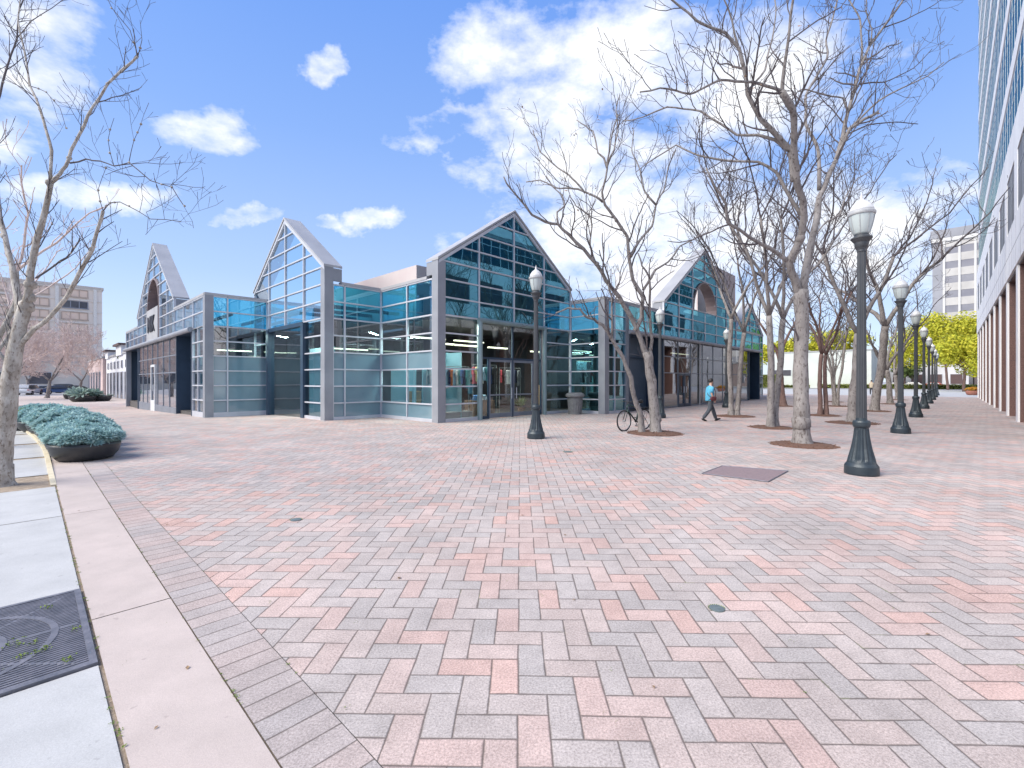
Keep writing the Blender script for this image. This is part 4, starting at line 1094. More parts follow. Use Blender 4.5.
# ------------------------------------------------------------------ leafy trees far behind
M_yel = leafmat('yellow_green_leaf', (0.64, 0.58, 0.06), (0.42, 0.46, 0.05), .5)
M_grn = leafmat('olive_leaf', (0.17, 0.22, 0.07), (0.10, 0.15, 0.05), .8)
M_hedge = leafmat('hedge_leaf', (0.30, 0.32, 0.09), (0.16, 0.20, 0.05), 2)
def leafy(label, loc, h, rx, rz, seed, m, group, n=2600, name='leafy_tree', leaf=.34, trunk=True, ntr=.22):
    rnd = random.Random(seed); base = Vector(loc)
    t = thing(name, label, 'tree', base, 0, group)
    c = Vector((0, 0, h - rz)); lobes = []
    for i in range(15):
        a = rnd.uniform(0, 6.28); e = rnd.uniform(-.6, 1); rr = rnd.uniform(.35, .75)
        lobes.append((c + Vector((math.cos(a) * rx * rr * math.sqrt(1 - e * e * .7), math.sin(a) * rx * rr * math.sqrt(1 - e * e * .7), e * rz * .62)), rnd.uniform(.28, .46) * rx))
    b = MB()
    for i in range(n):
        lc, lr = rnd.choice(lobes); d = Vector((rnd.gauss(0, 1), rnd.gauss(0, 1), rnd.gauss(0, 1))).normalized()
        q = lc + d * lr * (rnd.random() ** .4) * Vector((1, 1, .8)).length / 1.6
        nrm = (d + Vector((rnd.gauss(0, .5), rnd.gauss(0, .5), rnd.gauss(0, .5) + .3))).normalized(); e1 = nrm.orthogonal().normalized(); e2 = nrm.cross(e1)
        an = rnd.uniform(0, 6.28); e1, e2 = e1 * math.cos(an) + e2 * math.sin(an), e2 * math.cos(an) - e1 * math.sin(an); s = leaf * rnd.uniform(.5, 1.2)
        b.add([q - e1 * s, q + e2 * s * .6, q + e1 * s, q - e2 * s * .6], [(0, 1, 2, 3)])
    if trunk:
        tb = MB(); pts, rad = gnarl(rnd, Vector((0, 0, -.1)), Vector((0, 0, 1)), h * .4, ntr, ntr * .75, .5, .04, .05); tb.tube(pts, rad, 10)
        for lc, lr in lobes[:7]:
            tb.tube([pts[-1], (pts[-1] + lc) / 2 + Vector((0, 0, -.2)), lc], [ntr * .5, ntr * .32, ntr * .12], 6)
        tb.build('trunk', M_bark_r, t, smooth=True)
    b.build('crown', m, t); return t
GY = 'yellow green trees beyond the plaza'
def far(px, Z): return ((px - 512) / F * Z, Z, 0)
leafy('large yellow green tree at the end of the lamp row, nearest the granite building', far(964, 72), 9.4, 5.4, 3.8, 1, M_yel, GY, 11000, leaf=.22)
leafy('taller yellow green tree behind the large one, below the office tower', far(948, 86), 14.2, 7.2, 5.0, 2, M_yel, GY, 11000, leaf=.26)
leafy('yellow green tree seen between the lamp poles', far(915, 92), 12, 5.5, 4.4, 3, M_yel, GY, 6000, leaf=.26)
for i, (px, Z, h, lab) in enumerate(((826, 150, 18.5, 'yellow tree peeping over the white building, left of the lamp'), (848, 152, 19.0, 'yellow tree peeping over the white building, next to the lamp pole'), (792, 150, 16.5, 'bright yellow tree left of the tallest trunk'), (775, 155, 15, 'yellow green tree beyond the far end of the shop'), (881, 120, 10, 'yellow green tree behind the flared tree'))):
    leafy(lab, far(px, Z), h, 6.5, 4.6, 10 + i, M_yel, GY, 1500, leaf=.6)
leafy('dark green street tree between the lamp poles', far(905, 108), 7, 3.4, 2.8, 23, M_grn, GY, 1200, leaf=.4)
leafy('olive green tree beside the pink and white low buildings', (-50.3, 62, -.54), 7.0, 2.6, 2.8, 30, M_grn, 'green street trees on the left', 1500, leaf=.28)
# ------------------------------------------------------------------ planters
M_bowl = mat('black_bowl', (0.02, 0.022, 0.026), 0.4, scale=4, col2=(0.035, 0.037, 0.04))
M_succ = leafmat('blue_green_succulent', (0.44, 0.60, 0.58), (0.27, 0.45, 0.46), 3.0, 0.25)
M_succ2 = leafmat('yellow_green_sprig', (0.28, 0.38, 0.08), (0.22, 0.32, 0.1), 3.0, 0.2)
M_soil = mat('soil', (0.05, 0.035, 0.025), .95)
M_terra = mat('terracotta', (0.36, 0.15, 0.11), .8, scale=3)
def bowl(label, loc, r, h, seed, n, mleaf, size, group, sx=1.0, rz=0, name='planter_bowl', m=None, ph=.30, blend=1.0):
    rnd = random.Random(seed); t = thing(name, label, 'planter', loc, rz, group)
    b = MB(); b.lathe([(r * .62, 0), (r * .78, h * .08), (r * .93, h * .4), (r, h * .8), (r * 1.01, h), (r * .95, h), (r * .93, h * .85)], 40, sx=sx)
    b.build('bowl', m or M_bowl, t, smooth=True)
    b = MB(); b.lathe([(r * .93, h * .82), (r * .9, h * .84)], 32, sx=sx); b.build('soil', M_soil, t)
    b = MB(); c2 = MB()
    for i in range(n):
        a = rnd.uniform(0, 6.28); d = math.sqrt(rnd.random()) * 1.03
        x, y = math.cos(a) * d * r * sx, math.sin(a) * d * r
        z = h * .85 + ph * (1 - .55 * d * d) * rnd.uniform(.6, 1.25) + .12 * noise.noise(Vector((x * 2.5 + seed, y * 2.5, 0)))
        o = Vector((x, y, z)); tgt = c2 if noise.noise(Vector((x * 2.2, y * 2.2, seed * 3.3))) > .52 else b
        up = Vector((rnd.gauss(0, .35) + x * .5 / r, rnd.gauss(0, .35) + y * .5 / r, 1)).normalized()
        e1 = up.orthogonal().normalized(); e2 = up.cross(e1)
        ph0 = rnd.uniform(0, 6.28); s0 = size * rnd.uniform(.7, 1.25)
        tgt.tube([o - up * (z - h * .8) * .8, o], [.006, .006], 3, cap=False)
        for (cnt, el, sc_) in ((7, .25, 1.0), (5, .8, .8)):
            for k in range(cnt):
                an = ph0 + 6.283 * k / cnt + el
                dd = (e1 * math.cos(an) + e2 * math.sin(an)) * math.cos(el) + up * math.sin(el); sd = up.cross(dd).normalized() * s0 * .17
                tgt.add([o, o + dd * s0 * .55 + sd + up * .004, o + dd * s0 * sc_, o + dd * s0 * .55 - sd + up * .004], [(0, 1, 2, 3)])
    b.build('succulents', mleaf, t)
    if c2.v: c2.build('sprigs', M_succ2, t)
    return t
GB = 'row of black bowls of blue green succulents'
ROWP = [(0.82, 13.25), (0.84, 14.5), (0.84, 15.8), (0.82, 17.2), (0.78, 18.6), (0.66, 20.1), (0.45, 21.7), (.15, 23.3)]
LB = ['nearest black bowl planter brimming with blue green succulents', 'second black bowl of succulents in the row', 'third black bowl of succulents in the row', 'fourth black bowl of succulents in the row',
      'fifth black bowl of succulents in the row', 'sixth black bowl of succulents, where the row starts to bend left', 'second last bowl of succulents in the bending row', 'last bowl of succulents, farthest down the footpath']
for i, (u, v) in enumerate(ROWP):
    bowl(LB[i], W(u, v, G(v)), (.58, .63, .66, .70, .72, .74, .76, .76)[i], .36, 40 + i, 1500 if i < 3 else 800, M_succ, .105 if i < 3 else .13, GB, sx=1.0, ph=.34 + .02 * min(i, 5))
GF = 'dark bowls before the pink building'
for i, (px, Z, r, lab) in enumerate(((83, 49, 1.15, 'dark bowl with a grey agave before the pink building'), (101.5, 50.5, .9, 'empty looking dark bowl right of the agave bowl'), (71, 56, .7, 'dark bowl left of the agave bowl'))):
    x = (px - 512) / F * Z; bowl(lab, (x, Z, G(UVof(x, Z)[1])), r, .62, 80 + i, 10 if i else 30, leafmat('agave%d' % i, (.3, .38, .34), (.2, .3, .26)), .75 if i == 0 else .25, GF, ph=.5 if i == 0 else .1)
t = bowl('terracotta bowl of orange flowers at the end of the granite building', ground_at(972.5, 395.0), .62, .5, 90, 260, leafmat('orange_flowers', (.75, .34, .06), (.45, .33, .05), 4), .14, 'flower bowls', name='flower_bowl', m=M_terra, ph=.42)

# ------------------------------------------------------------------ grate, cover, drain, bin
M_grate = mat('iron_grate', (0.13, 0.135, 0.16), 0.55, 0.4, col2=(0.19, 0.19, 0.22), scale=10, bump=.3)
gc = (-.412, 4.285); t = thing('tree_grate', 'square iron tree grate with rings and fine slots set in the pale footpath', 'tree grate', W(gc[0], gc[1], 0), ROT_U)
b = MB(); H = .688; z0, z1 = -.01, .012
for (x0, x1, y0, y1) in ((-H, H, -H, -H + .035), (-H, H, H - .035, H), (-H, -H + .035, -H + .035, H - .035), (H - .035, H, -H + .035, H - .035)): b.box(x0, x1, y0, y1, z0, z1 + .002)
def ringbar(R, w_, n=64):
    for k in range(n):
        a, c = 6.28319 * k / n, 6.28319 * (k + 1) / n
        q = [(math.cos(a) * (R - w_), math.sin(a) * (R - w_)), (math.cos(a) * (R + w_), math.sin(a) * (R + w_)), (math.cos(c) * (R + w_), math.sin(c) * (R + w_)), (math.cos(c) * (R - w_), math.sin(c) * (R - w_))]
        b.hexa([(x, y, z0) for x, y in q] + [(x, y, z1 + .001) for x, y in q])
ringbar(.53, .018); ringbar(.30, .016)
for k in range(8):
    a = 6.28319 * k / 8 + math.pi / 8 * 0
    L1_ = .93 * (H - .03) / max(abs(math.cos(a)), abs(math.sin(a))) if k % 2 else H - .03
    b.tube([(math.cos(a) * .31, math.sin(a) * .31, -.001), (math.cos(a) * L1_ * .97, math.sin(a) * L1_ * .97, -.001)], .0125, 6)
b.build('frame', M_grate, t)
b = MB()
n = 46
for i in range(n):
    y = -H + .05 + (2 * H - .1) * i / (n - 1)
    inner = .29
    xs = [(-H + .035, H - .035)] if abs(y) >= inner else [(-H + .035, -math.sqrt(inner ** 2 - y ** 2)), (math.sqrt(inner ** 2 - y ** 2), H - .035)]
    for x0, x1 in xs: b.box(x0, x1, y - .0085, y + .0085, z0, z1 - .002)
o_ = b.build('slats', M_grate, t)
b = MB(); b.lathe([(.29, -.008), (.02, -.006)], 30); b.build('soil', M_dirt, t)
M_cover = paver_material('cover_pavers', True, 0.05, 0); 
b = MB(); q = [ground_at(*p) for p in ((702, 474), (722.5, 466.3), (788, 471.5), (768, 482.3))]
c0 = sum((Vector(p) for p in q), Vector()) / 4
b.prism([Vector(p) - c0 + Vector((0, 0, -.02)) for p in q], (0, 0, .030)); o = b.build('access_cover', mat('cover_plate', (0.25, 0.185, 0.19), .7, col2=(0.20, .15, .16), scale=30, bump=.5)); o.location = c0
tag(o, 'flat dusky red brick access cover lying in the paving left of the nearest lamp', 'cover')
b = MB()
for i in range(4):
    p_, q_ = q[i], q[(i + 1) % 4]; b.tube([p_ - c0 + Vector((0, 0, .010)), q_ - c0 + Vector((0, 0, .010))], .010, 4)
b.build('rim', M_grate, o)
for (px, py, r, lab) in ((717, 609, .052, 'small round metal valve lid with a mossy rim in the near paving'), (296, 520, .06, 'small round lid in the paving on the left'), (568, 452, .10, 'small dark floor light set in the paving before the near lamp')):
    t = thing('valve_lid', lab, 'lid', ground_at(px, py), 0)
    b = MB(); b.lathe([(r, 0), (r, .008), (r * .85, .009)], 24); b.lathe([(r * .8, .008), (r * .1, .011)], 20); b.build('lid', mat('lid_%d' % px, (.18, .22, .22), .5, .4, scale=30), t)
    b = MB(); [b.add([Vector((math.cos(a) * r * 1.05, math.sin(a) * r * 1.05, .002)), Vector((math.cos(a + .15) * r * 1.25, math.sin(a + .15) * r * 1.2, .01)), Vector((math.cos(a + .3) * r * 1.05, math.sin(a + .3) * r * 1.05, .002))], [(0, 1, 2)]) for a in [i * .26 for i in range(14)]]
    b.build('mossy_rim', M_moss, t)
M_bin = mat('grey_bin', (0.19, 0.19, 0.195), .6, scale=8, bump=.3, col2=(.14, .14, .145))
t = thing('litter_bin', 'round grey litter bin with a flared lid in the shop corner', 'bin', ground_at(575, 414), .3)
b = MB(); b.lathe([(.33, 0), (.34, .04), (.33, .06), (.36, .4), (.385, .8), (.375, .83)], 36, flute=(18, .1, .75, .05)); b.build('body', M_bin, t)
b = MB(); b.lathe([(.39, .83), (.46, .86), (.475, .92), (.465, .98), (.42, 1.03), (.33, 1.065), (.22, 1.07), (.20, 1.03)], 36); b.build('lid', M_bin, t, smooth=False)

# ------------------------------------------------------------------ bicycle
M_tyre = mat('black_rubber', (0.018, 0.018, 0.02), .8); M_rim = mat('bright_rim', (.45, .46, .47), .35, .7); M_bfr = mat('dark_bike_paint', (0.02, 0.05, 0.05), .35)
M_seat = mat('black_saddle', (0.015, 0.015, 0.015), .6)
pr, pf = Vector((4.53, 15.75, 0)), Vector((3.63, 15.1, 0)); ang = math.atan2((pf - pr).y, (pf - pr).x)
bike = thing('bicycle', 'dark bicycle parked against the leaning tree, front wheel to the left', 'bicycle', pr, ang)
R = .335; WB = 1.04
def wheel(x, name):
    b = MB(); n = 40
    b.tube([(x + math.cos(6.28319 * k / n) * R, 0, R + math.sin(6.28319 * k / n) * R) for k in range(n + 1)], .021, 8, cap=False)
    wv = b.build('wheel', M_tyre, bike, smooth=True)
    b = MB(); b.tube([(x + math.cos(6.28319 * k / n) * (R - .028), 0, R + math.sin(6.28319 * k / n) * (R - .028)) for k in range(n + 1)], .010, 6, cap=False)
    b.tube([(x, -.05, R), (x, .05, R)], .022, 8); b.build('rim', M_rim, wv, smooth=True)
    b = MB()
    for k in range(20):
        a = 6.28319 * k / 20; b.tube([(x, .03 if k % 2 else -.03, R), (x + math.cos(a) * (R - .03), 0, R + math.sin(a) * (R - .03))], .0022, 3, cap=False)
    b.build('spokes', M_rim, wv)
wheel(0, 'rear'); wheel(WB, 'front')
bb = Vector((.43, 0, .28)); st = Vector((.27, 0, .80)); ht = Vector((.86, 0, .86)); hb = Vector((.90, 0, .72))
b = MB()
for a, c, r in ((bb, st, .022), (bb, hb, .027), (st + Vector((0.02, 0, -.06)), ht, .023), (ht, hb, .027)): b.tube([a, c], r, 8)
for s in (-.055, .055):
    b.tube([bb, Vector((0, s, R))], .010, 6); b.tube([st + Vector((.02, 0, -.05)), Vector((0, s, R))], .009, 6)
b.build('frame', M_bfr, bike, smooth=True)
b = MB()
for s in (-.05, .05): b.tube([hb, hb + Vector((.01, s, -.06)), Vector((WB, s, R))], .011, 6)
b.build('fork', M_bfr, bike, smooth=True)
b = MB(); b.tube([ht, ht + Vector((-.02, 0, .1))], .014, 6); b.tube([ht + Vector((-.06, -.29, .12)), ht + Vector((0, -.14, .1)), ht + Vector((-.0, .14, .1)), ht + Vector((-.06, .29, .12))], .012, 6)
hbz = b.build('handlebar', M_seat, bike, smooth=True)
b = MB(); b.tube([st, st + Vector((-.03, 0, .12))], .012, 6); b.build('seat_post', M_rim, bike)
b = MB(); b.tube([(.12, 0, .955), (.18, 0, .96), (.28, 0, .955), (.40, 0, .945)], [.06, .08, .045, .025], 8); b.build('saddle', M_seat, bike, smooth=True)
b = MB(); b.tube([bb + Vector((0, -.05, 0)), bb + Vector((0, .05, 0))], .02, 8)
n = 24; b.tube([bb + Vector((math.cos(6.28319 * k / n) * .09, .05, math.sin(6.28319 * k / n) * .09)) for k in range(n + 1)], .006, 4, cap=False)
b.tube([bb + Vector((0, .055, 0)), bb + Vector((.10, .06, -.13))], .009, 5); b.tube([bb + Vector((0, -.055, 0)), bb + Vector((-.10, -.06, .13))], .009, 5)
b.tube([bb + Vector((0, .052, .09)), (0, .045, R + .035)], .005, 4); b.tube([bb + Vector((0, .052, -.09)), (0, .045, R - .035)], .005, 4)
b.build('crankset', M_tyre, bike)
b = MB()
for s, c in ((1, Vector((.10, .0, -.13))), (-1, Vector((-.10, 0, .13)))): b.box(bb.x + c.x - .045, bb.x + c.x + .045, s * .07, s * .15, bb.z + c.z - .01, bb.z + c.z + .012)
b.build('pedals', M_tyre, bike)
b = MB(); b.box(-.18, .22, -.07, .07, .745, .757); b.tube([(-.15, .06, .745), (0, .05, R)], .006, 4); b.tube([(-.15, -.06, .745), (0, -.05, R)], .006, 4); b.build('rear_rack', M_tyre, bike)
b = MB(); b.tube([(0, .06, R), (-.08, .20, 0)], .008, 5); b.build('kickstand', M_tyre, bike)

# ------------------------------------------------------------------ people
M_skin = mat('skin', (0.50, 0.31, 0.23), .55); M_hair = mat('black_hair', (0.015, 0.012, 0.012), .6)
def skin_body(name, joints, edges, m, parent, sub=2, root=0):
    me = bpy.data.meshes.new(name); me.from_pydata([j[0] for j in joints], edges, []); me.materials.append(m)
    o = bpy.data.objects.new(name, me); COL.objects.link(o); o.parent = parent
    md = o.modifiers.new('skin', 'SKIN'); md.use_smooth_shade = True
    for i, j in enumerate(joints):
        r = j[1]; me.skin_vertices[0].data[i].radius = (r, r) if isinstance(r, (int, float)) else r
    me.skin_vertices[0].data[root].use_root = True
    s = o.modifiers.new('sub', 'SUBSURF'); s.levels = sub; s.render_levels = sub
    return o
def ellipsoid(mb, c, r, n=16, m=10, fn=None):
    o = len(mb.v); c = Vector(c)
    prof = []
    vs = []
    for i in range(m + 1):
        th = math.pi * i / m
        for k in range(n):
            a = 6.28319 * k / n
            d = Vector((math.sin(th) * math.cos(a), math.sin(th) * math.sin(a), math.cos(th)))
            p = Vector((d.x * r[0], d.y * r[1], d.z * r[2]))
            if fn: p = fn(p, d)
            vs.append(c + p)
    fs = [(i * n + k, (i + 1) * n + k, (i + 1) * n + (k + 1) % n, i * n + (k + 1) % n) for i in range(m) for k in range(n)]
    mb.add(vs, fs)
def person(label, loc, rz, shirt, trousers, hairc, bag=None, k=1.0, stride=1.0):
    """walks towards local +x; about 1.7 m"""
    t = thing('person', label, 'person', loc, rz); t.scale = (k, k, k)
    V = Vector; lean = .03
    hipz = .90
    # near leg (y<0) back, far leg forward
    aF = V((.34 * stride, .09, .09)); kF = V((.20 * stride, .10, .49)); aB = V((-.34 * stride, -.09, .13)); kB = V((-.05 * stride, -.10, .48))
    J = [(V((0, 0, .93)), (.135, .10)), (V((.01, 0, 1.10)), (.125, .095)), (V((.02, 0, 1.28)), (.145, .105)), (V((.03, 0, 1.40)), (.10, .075)), (V((.045, 0, 1.47)), .062),
         (V((.07, 0, 1.54)), .068), (V((.08, 0, 1.62)), .083), (V((.075, 0, 1.70)), .06),
         (V((.03, -.17, 1.39)), .055), (V((-.04, -.215, 1.13)), .043), (V((.06, -.235, .89)), .028),
         (V((.03, .17, 1.39)), .055), (V((.10, .215, 1.14)), .043), (V((.24, .20, .97)), .028),
         (V((.0, -.085, .86)), .095), (kB, .058), (aB, .036), (V((0, .085, .86)), .095), (kF, .058), (aF, .036)]
    E = [(0, 1), (1, 2), (2, 3), (3, 4), (4, 5), (5, 6), (6, 7), (3, 8), (8, 9), (9, 10), (3, 11), (11, 12), (12, 13), (0, 14), (14, 15), (15, 16), (0, 17), (17, 18), (18, 19)]
    for (wrist, elbow, sd) in ((10, 9, -1), (13, 12, 1)):
        w_ = J[wrist][0]; d = (w_ - J[elbow][0]).normalized(); side = V((1, 0, .1)).normalized()
        palm = w_ + d * .055; J.append((palm, (.030, .02))); ip = len(J) - 1; E.append((wrist, ip))
        for q, ln in ((-.026, .062), (-.009, .075), (.009, .07), (.026, .055)):
            b1 = palm + side * q + d * .03; b2 = b1 + d * ln * .55 + V((0, -sd * .008, 0)); b3 = b2 + d * ln * .45 + V((0, -sd * .018, 0))
            J += [(b1, .0095), (b2, .0085), (b3, .007)]; n_ = len(J); E += [(ip, n_ - 3), (n_ - 3, n_ - 2), (n_ - 2, n_ - 1)]
        tb = palm + side * .034 - d * .02; tb2 = tb + side * .025 + d * .03
        J += [(tb, .011), (tb2, .009)]; n_ = len(J); E += [(ip, n_ - 2), (n_ - 2, n_ - 1)]
    body = skin_body('body', J, E, M_skin, t, 1)
    # face details belong to the head
    b = MB(); b.add([V((.163, -.012, 1.60)), V((.163, .012, 1.60)), V((.188, 0, 1.595)), V((.165, 0, 1.635))], [(0, 1, 2), (1, 3, 2), (3, 0, 2)])
    for s in (-1, 1): ellipsoid(b, (.075, s * .083, 1.615), (.022, .012, .032), 8, 6)
    b.build('nose_and_ears', M_skin, body)
    b = MB()
    for s in (-1, 1): ellipsoid(b, (.150, s * .03, 1.632), (.010, .013, .008), 8, 6)
    ellipsoid(b, (.152, 0, 1.565), (.008, .024, .006), 8, 6)
    b.build('eyes_and_mouth', M_hair, body)
    hb_ = MB()
    def hf(p, d):
        if d.x > .55 and d.z < .45: return p * .80
        if d.z < -.45: return p * .78
        return p * (1 + .05 * noise.noise(d * 4))
    ellipsoid(hb_, (.062, 0, 1.655), (.108, .098, .112), 20, 14, hf); hb_.build('hair', hairc, body, smooth=True)
    # shirt
    sb = MB(); n = 24
    rings = [(.0, .84, .150, .190), (.0, .86, .156, .196), (.0, 1.0, .152, .186), (.01, 1.14, .156, .188), (.02, 1.28, .148, .198), (.028, 1.37, .122, .192), (.034, 1.42, .092, .140), (.042, 1.465, .070, .076), (.045, 1.475, .062, .066)]
    vs = [(x + math.cos(6.28319 * k / n) * rx * (1 + .03 * math.sin(5 * k + z * 30)), math.sin(6.28319 * k / n) * ry, z) for x, z, rx, ry in rings for k in range(n)]
    sb.add(vs, [(i * n + k, i * n + (k + 1) % n, (i + 1) * n + (k + 1) % n, (i + 1) * n + k) for i in range(len(rings) - 1) for k in range(n)])
    sb.tube([V((.03, -.13, 1.385)), V((.025, -.175, 1.37)), V((.0, -.20, 1.29)), V((-.03, -.215, 1.17))], [.055, .072, .068, .064], 14)
    sb.tube([V((.03, .13, 1.385)), V((.035, .175, 1.37)), V((.06, .20, 1.29)), V((.09, .215, 1.17))], [.055, .072, .068, .064], 14)
    sb.build('shirt', shirt, body, smooth=True)
    Tq = [(V((0, 0, .93)), .13), (V((0, -.08, .82)), .115), (kB + V((0, 0, 0)), .085), (aB + V((0, 0, -.02)), .072), (V((0, .08, .82)), .115), (kF, .085), (aF + V((0, 0, -.02)), .072)]
    skin_body('trousers', Tq, [(0, 1), (1, 2), (2, 3), (0, 4), (4, 5), (5, 6)], trousers, body, 2)
    for a, pitch in ((aF, .25), (aB, -.55)):
        b = MB(); ellipsoid(b, (0, 0, 0), (.145, .05, .045), 14, 8, lambda p, d: V((p.x + .05, p.y, max(p.z, -.035))))
        sh = b.build('shoe', M_seat, body, smooth=True); sh.location = a + V((.02, 0, -.045 if pitch > 0 else -.06)); sh.rotation_euler = (0, -pitch if pitch > 0 else -pitch * .8, 0)
    return t
M_blue = mat('blue_shirt', (0.09, 0.38, 0.56), .8, scale=6, col2=(.07, .31, .48)); M_trs = mat('grey_trousers', (0.06, 0.07, 0.085), .85, scale=8)
pl = ground_at(709.5, 421.0)
man = person('man in a blue shirt and dark trousers walking past the shop', pl, .12, M_blue, M_trs, M_hair)
bag = thing('shoulder_bag', 'small dark red bag held at the hip of the walking man', 'bag', pl, .12)
b = MB(); ellipsoid(b, (.02, -.25, .93), (.13, .055, .10), 16, 10, lambda p, d: Vector((math.copysign(abs(d.x) ** .6, d.x) * .13, math.copysign(abs(d.y) ** .6, d.y) * .05, math.copysign(abs(d.z) ** .6, d.z) * .09)))
b.build('pouch', mat('dark_red_leather', (.10, .02, .025), .6), bag, smooth=True)
b = MB(); b.tube([(.12, -.24, .99), (.16, -.2, 1.2), (.09, -.10, 1.45), (-.02, 0, 1.47), (-.10, .02, 1.3), (-.14, -.1, 1.1), (-.08, -.24, .99)], .012, 5); b.build('strap', mat('dark_strap', (.05, .02, .02), .7), bag, smooth=True)
person('small far person in a pale top walking beyond the grove', ground_at(871.5, 394.5), 1.0, mat('cream_top', (.45, .38, .28), .8), mat('dark_slacks', (.05, .05, .06), .8), M_hair, stride=.7)

# ------------------------------------------------------------------ cars
M_cglass = mat('car_glass', (0.03, 0.035, 0.04), .08, spec=.8); M_chead = mat('headlight_glass', (.7, .7, .68), .15); M_ctail = mat('tail_light', (.4, .03, .02), .3)
def car(label, paint, loc, rz, group, suv=False):
    t = thing('parked_car', label, 'car', loc, rz, group)
    hgt = 1.68 if suv else 1.42
    prof = [(-2.2, .35), (-2.25, .6), (-2.18, .92), (-1.75 if not suv else -2.1, 1.0), (-1.35 if not suv else -1.95, hgt - .06), (-1.0, hgt), (.1, hgt - .02), (.45, hgt - .1), (1.05, .98), (1.9, .86), (2.18, .72), (2.22, .4), (2.1, .3), (-2.1, .3)]
    b = MB(); nn = len(prof); ws = [.86 if z < .95 else .66 for _, z in prof]
    vs = [(x, -w_, z) for (x, z), w_ in zip(prof, ws)] + [(x, w_, z) for (x, z), w_ in zip(prof, ws)]
    b.add(vs, [tuple(range(nn))[::-1], tuple(range(nn, 2 * nn))] + [(i, (i + 1) % nn, (i + 1) % nn + nn, i + nn) for i in range(nn)])
    body = bevel(b.build('body', paint, t), .05, 3)
    zl = hgt - .13; x0, x1 = (-1.32, .95) if not suv else (-1.9, .95)
    for s in (-1, 1):
        b = MB(); q = [(x0 - .15, s * .885 * .96, 1.0), (x1 - .1, s * .885 * .96, 1.0), (.38, s * .70, zl), (x0 + .12, s * .70, zl)]
        b.prism(q, (0, s * .01, 0)); b.build('side_window', M_cglass, t)
    b = MB(); b.prism([(1.03, -.74, 1.0), (1.03, .74, 1.0), (.50, .62, hgt - .10), (.50, -.62, hgt - .10)], (.02, 0, .012)); b.build('windscreen', M_cglass, t)
    b = MB(); xr = -1.78 if not suv else -2.12; b.prism([(xr + .03, -.72, 1.03), (xr + .03, .72, 1.03), (xr + .34, .6, hgt - .12), (xr + .34, -.6, hgt - .12)], (-.03, 0, .01)); b.build('rear_window', M_cglass, t)
    for x in (-1.38, 1.38):
        for s in (-1, 1):
            b = MB(); pr_ = [(.2, -.11), (.30, -.11), (.33, -.08), (.33, .08), (.30, .11), (.2, .11)]
            n = 22; o = []
            for r, y in pr_:
                for k in range(n): o.append((x + math.cos(6.28319 * k / n) * r, s * .8 + y, .33 + math.sin(6.28319 * k / n) * r))
            b.add(o, [(i * n + k, i * n + (k + 1) % n, (i + 1) * n + (k + 1) % n, (i + 1) * n + k) for i in range(5) for k in range(n)])
            wv = b.build('wheel', M_tyre, t); b = MB(); b.tube([(x, s * .8 - .09, .33), (x, s * .8 + .09, .33)], .21, 14); b.build('hub', M_rim, wv)
    for s in (-1, 1):
        b = MB(); b.box(2.12, 2.235, s * .62 - .16, s * .62 + .16, .62, .76); b.build('headlight', M_chead, t)
        b = MB(); b.box(-2.27, -2.17, s * .66 - .12, s * .66 + .12, .72, .88); b.build('tail_light', M_ctail, t)
    return t
paints = {'white': (.62, .63, .65), 'silver': (.42, .44, .46), 'black': (.02, .02, .024), 'blue': (.06, .10, .2), 'red': (.42, .03, .03), 'grey': (.15, .16, .17)}
PM = {k: mat(k + '_car_paint', c, .25, .2, coat=.6, scale=.5) for k, c in paints.items()}
GC = 'cars parked along the far left street'
for i, (px, Z, c, rz, suv, lab) in enumerate(((30, 74, 'white', ROT_U + 1.2, True, 'leftmost white car on the far left street'), (48, 84, 'silver', ROT_U + .2, False, 'silver car behind the dark tree trunk'), (60, 78, 'blue', ROT_U + .1, False, 'dark blue car on the left street, right of the tree trunk'),
        (68, 88, 'grey', ROT_U + .1, True, 'grey high car between the blue and the white car'), (79, 84, 'black', ROT_U, False, 'black car near the agave bowl'), (38, 90, 'white', ROT_U + .1, False, 'second white car farther back on the left street'))):
    x = (px - 512) / F * Z; v = UVof(x, Z)[1]; car(lab, PM[c], (x, Z, G(v) - .02), rz, GC, suv)
GD = 'cars beyond the end of the plaza'
for i, (px, Z, c, lab, s) in enumerate(((931, 104, 'red', 'dark red car seen between the far lamp poles', False), (942, 108, 'red', 'second red car right of the far lamps', True), (911, 106, 'white', 'white car left of the red cars', False), (895, 110, 'blue', 'blue car behind the flared tree', False))):
    x = (px - 512) / F * Z; car(lab, PM[c], (x, Z, -.01), ROT_U + math.pi / 2, GD, s)
# ------------------------------------------------------------------ granite and glass office block on the right
M_gran = mat('brown_granite', (0.17, 0.095, 0.085), 0.5, col2=(0.11, 0.062, 0.056), scale=25, detail=6, spec=.5)
M_gran2 = mat('dark_granite', (0.11, 0.07, 0.068), 0.5, col2=(0.08, 0.05, 0.05), scale=20)
M_wpan = mat('white_stone_panel', (0.80, 0.80, 0.81), 0.6, col2=(0.72, 0.72, 0.74), scale=.6)
M_wjoint = mat('panel_joint', (0.30, 0.30, 0.33), .8)
M_offg = glassmat('office_glass', (0.06, 0.16, 0.20), 0.2, rcol=(.20, .38, .43))
M_offw = mat('office_dark_window', (0.045, 0.045, 0.06), .45, spec=.25, col2=(.09, .09, .12), scale=.5)
M_span = mat('spandrel_grey', (0.30, 0.31, 0.33), .5, col2=(.24, .25, .28), scale=2)
VF = -2.0; U0, U1 = 18.3, 65.6; HT = 60.0
ob = thing('office_block', 'tall white office block with brown granite piers and teal window bands on the right edge', 'building', W(U0, VF, 0))
OL = ob.location.copy()
pu = [U0 + .1 + 4.62 * k for k in range(11)]
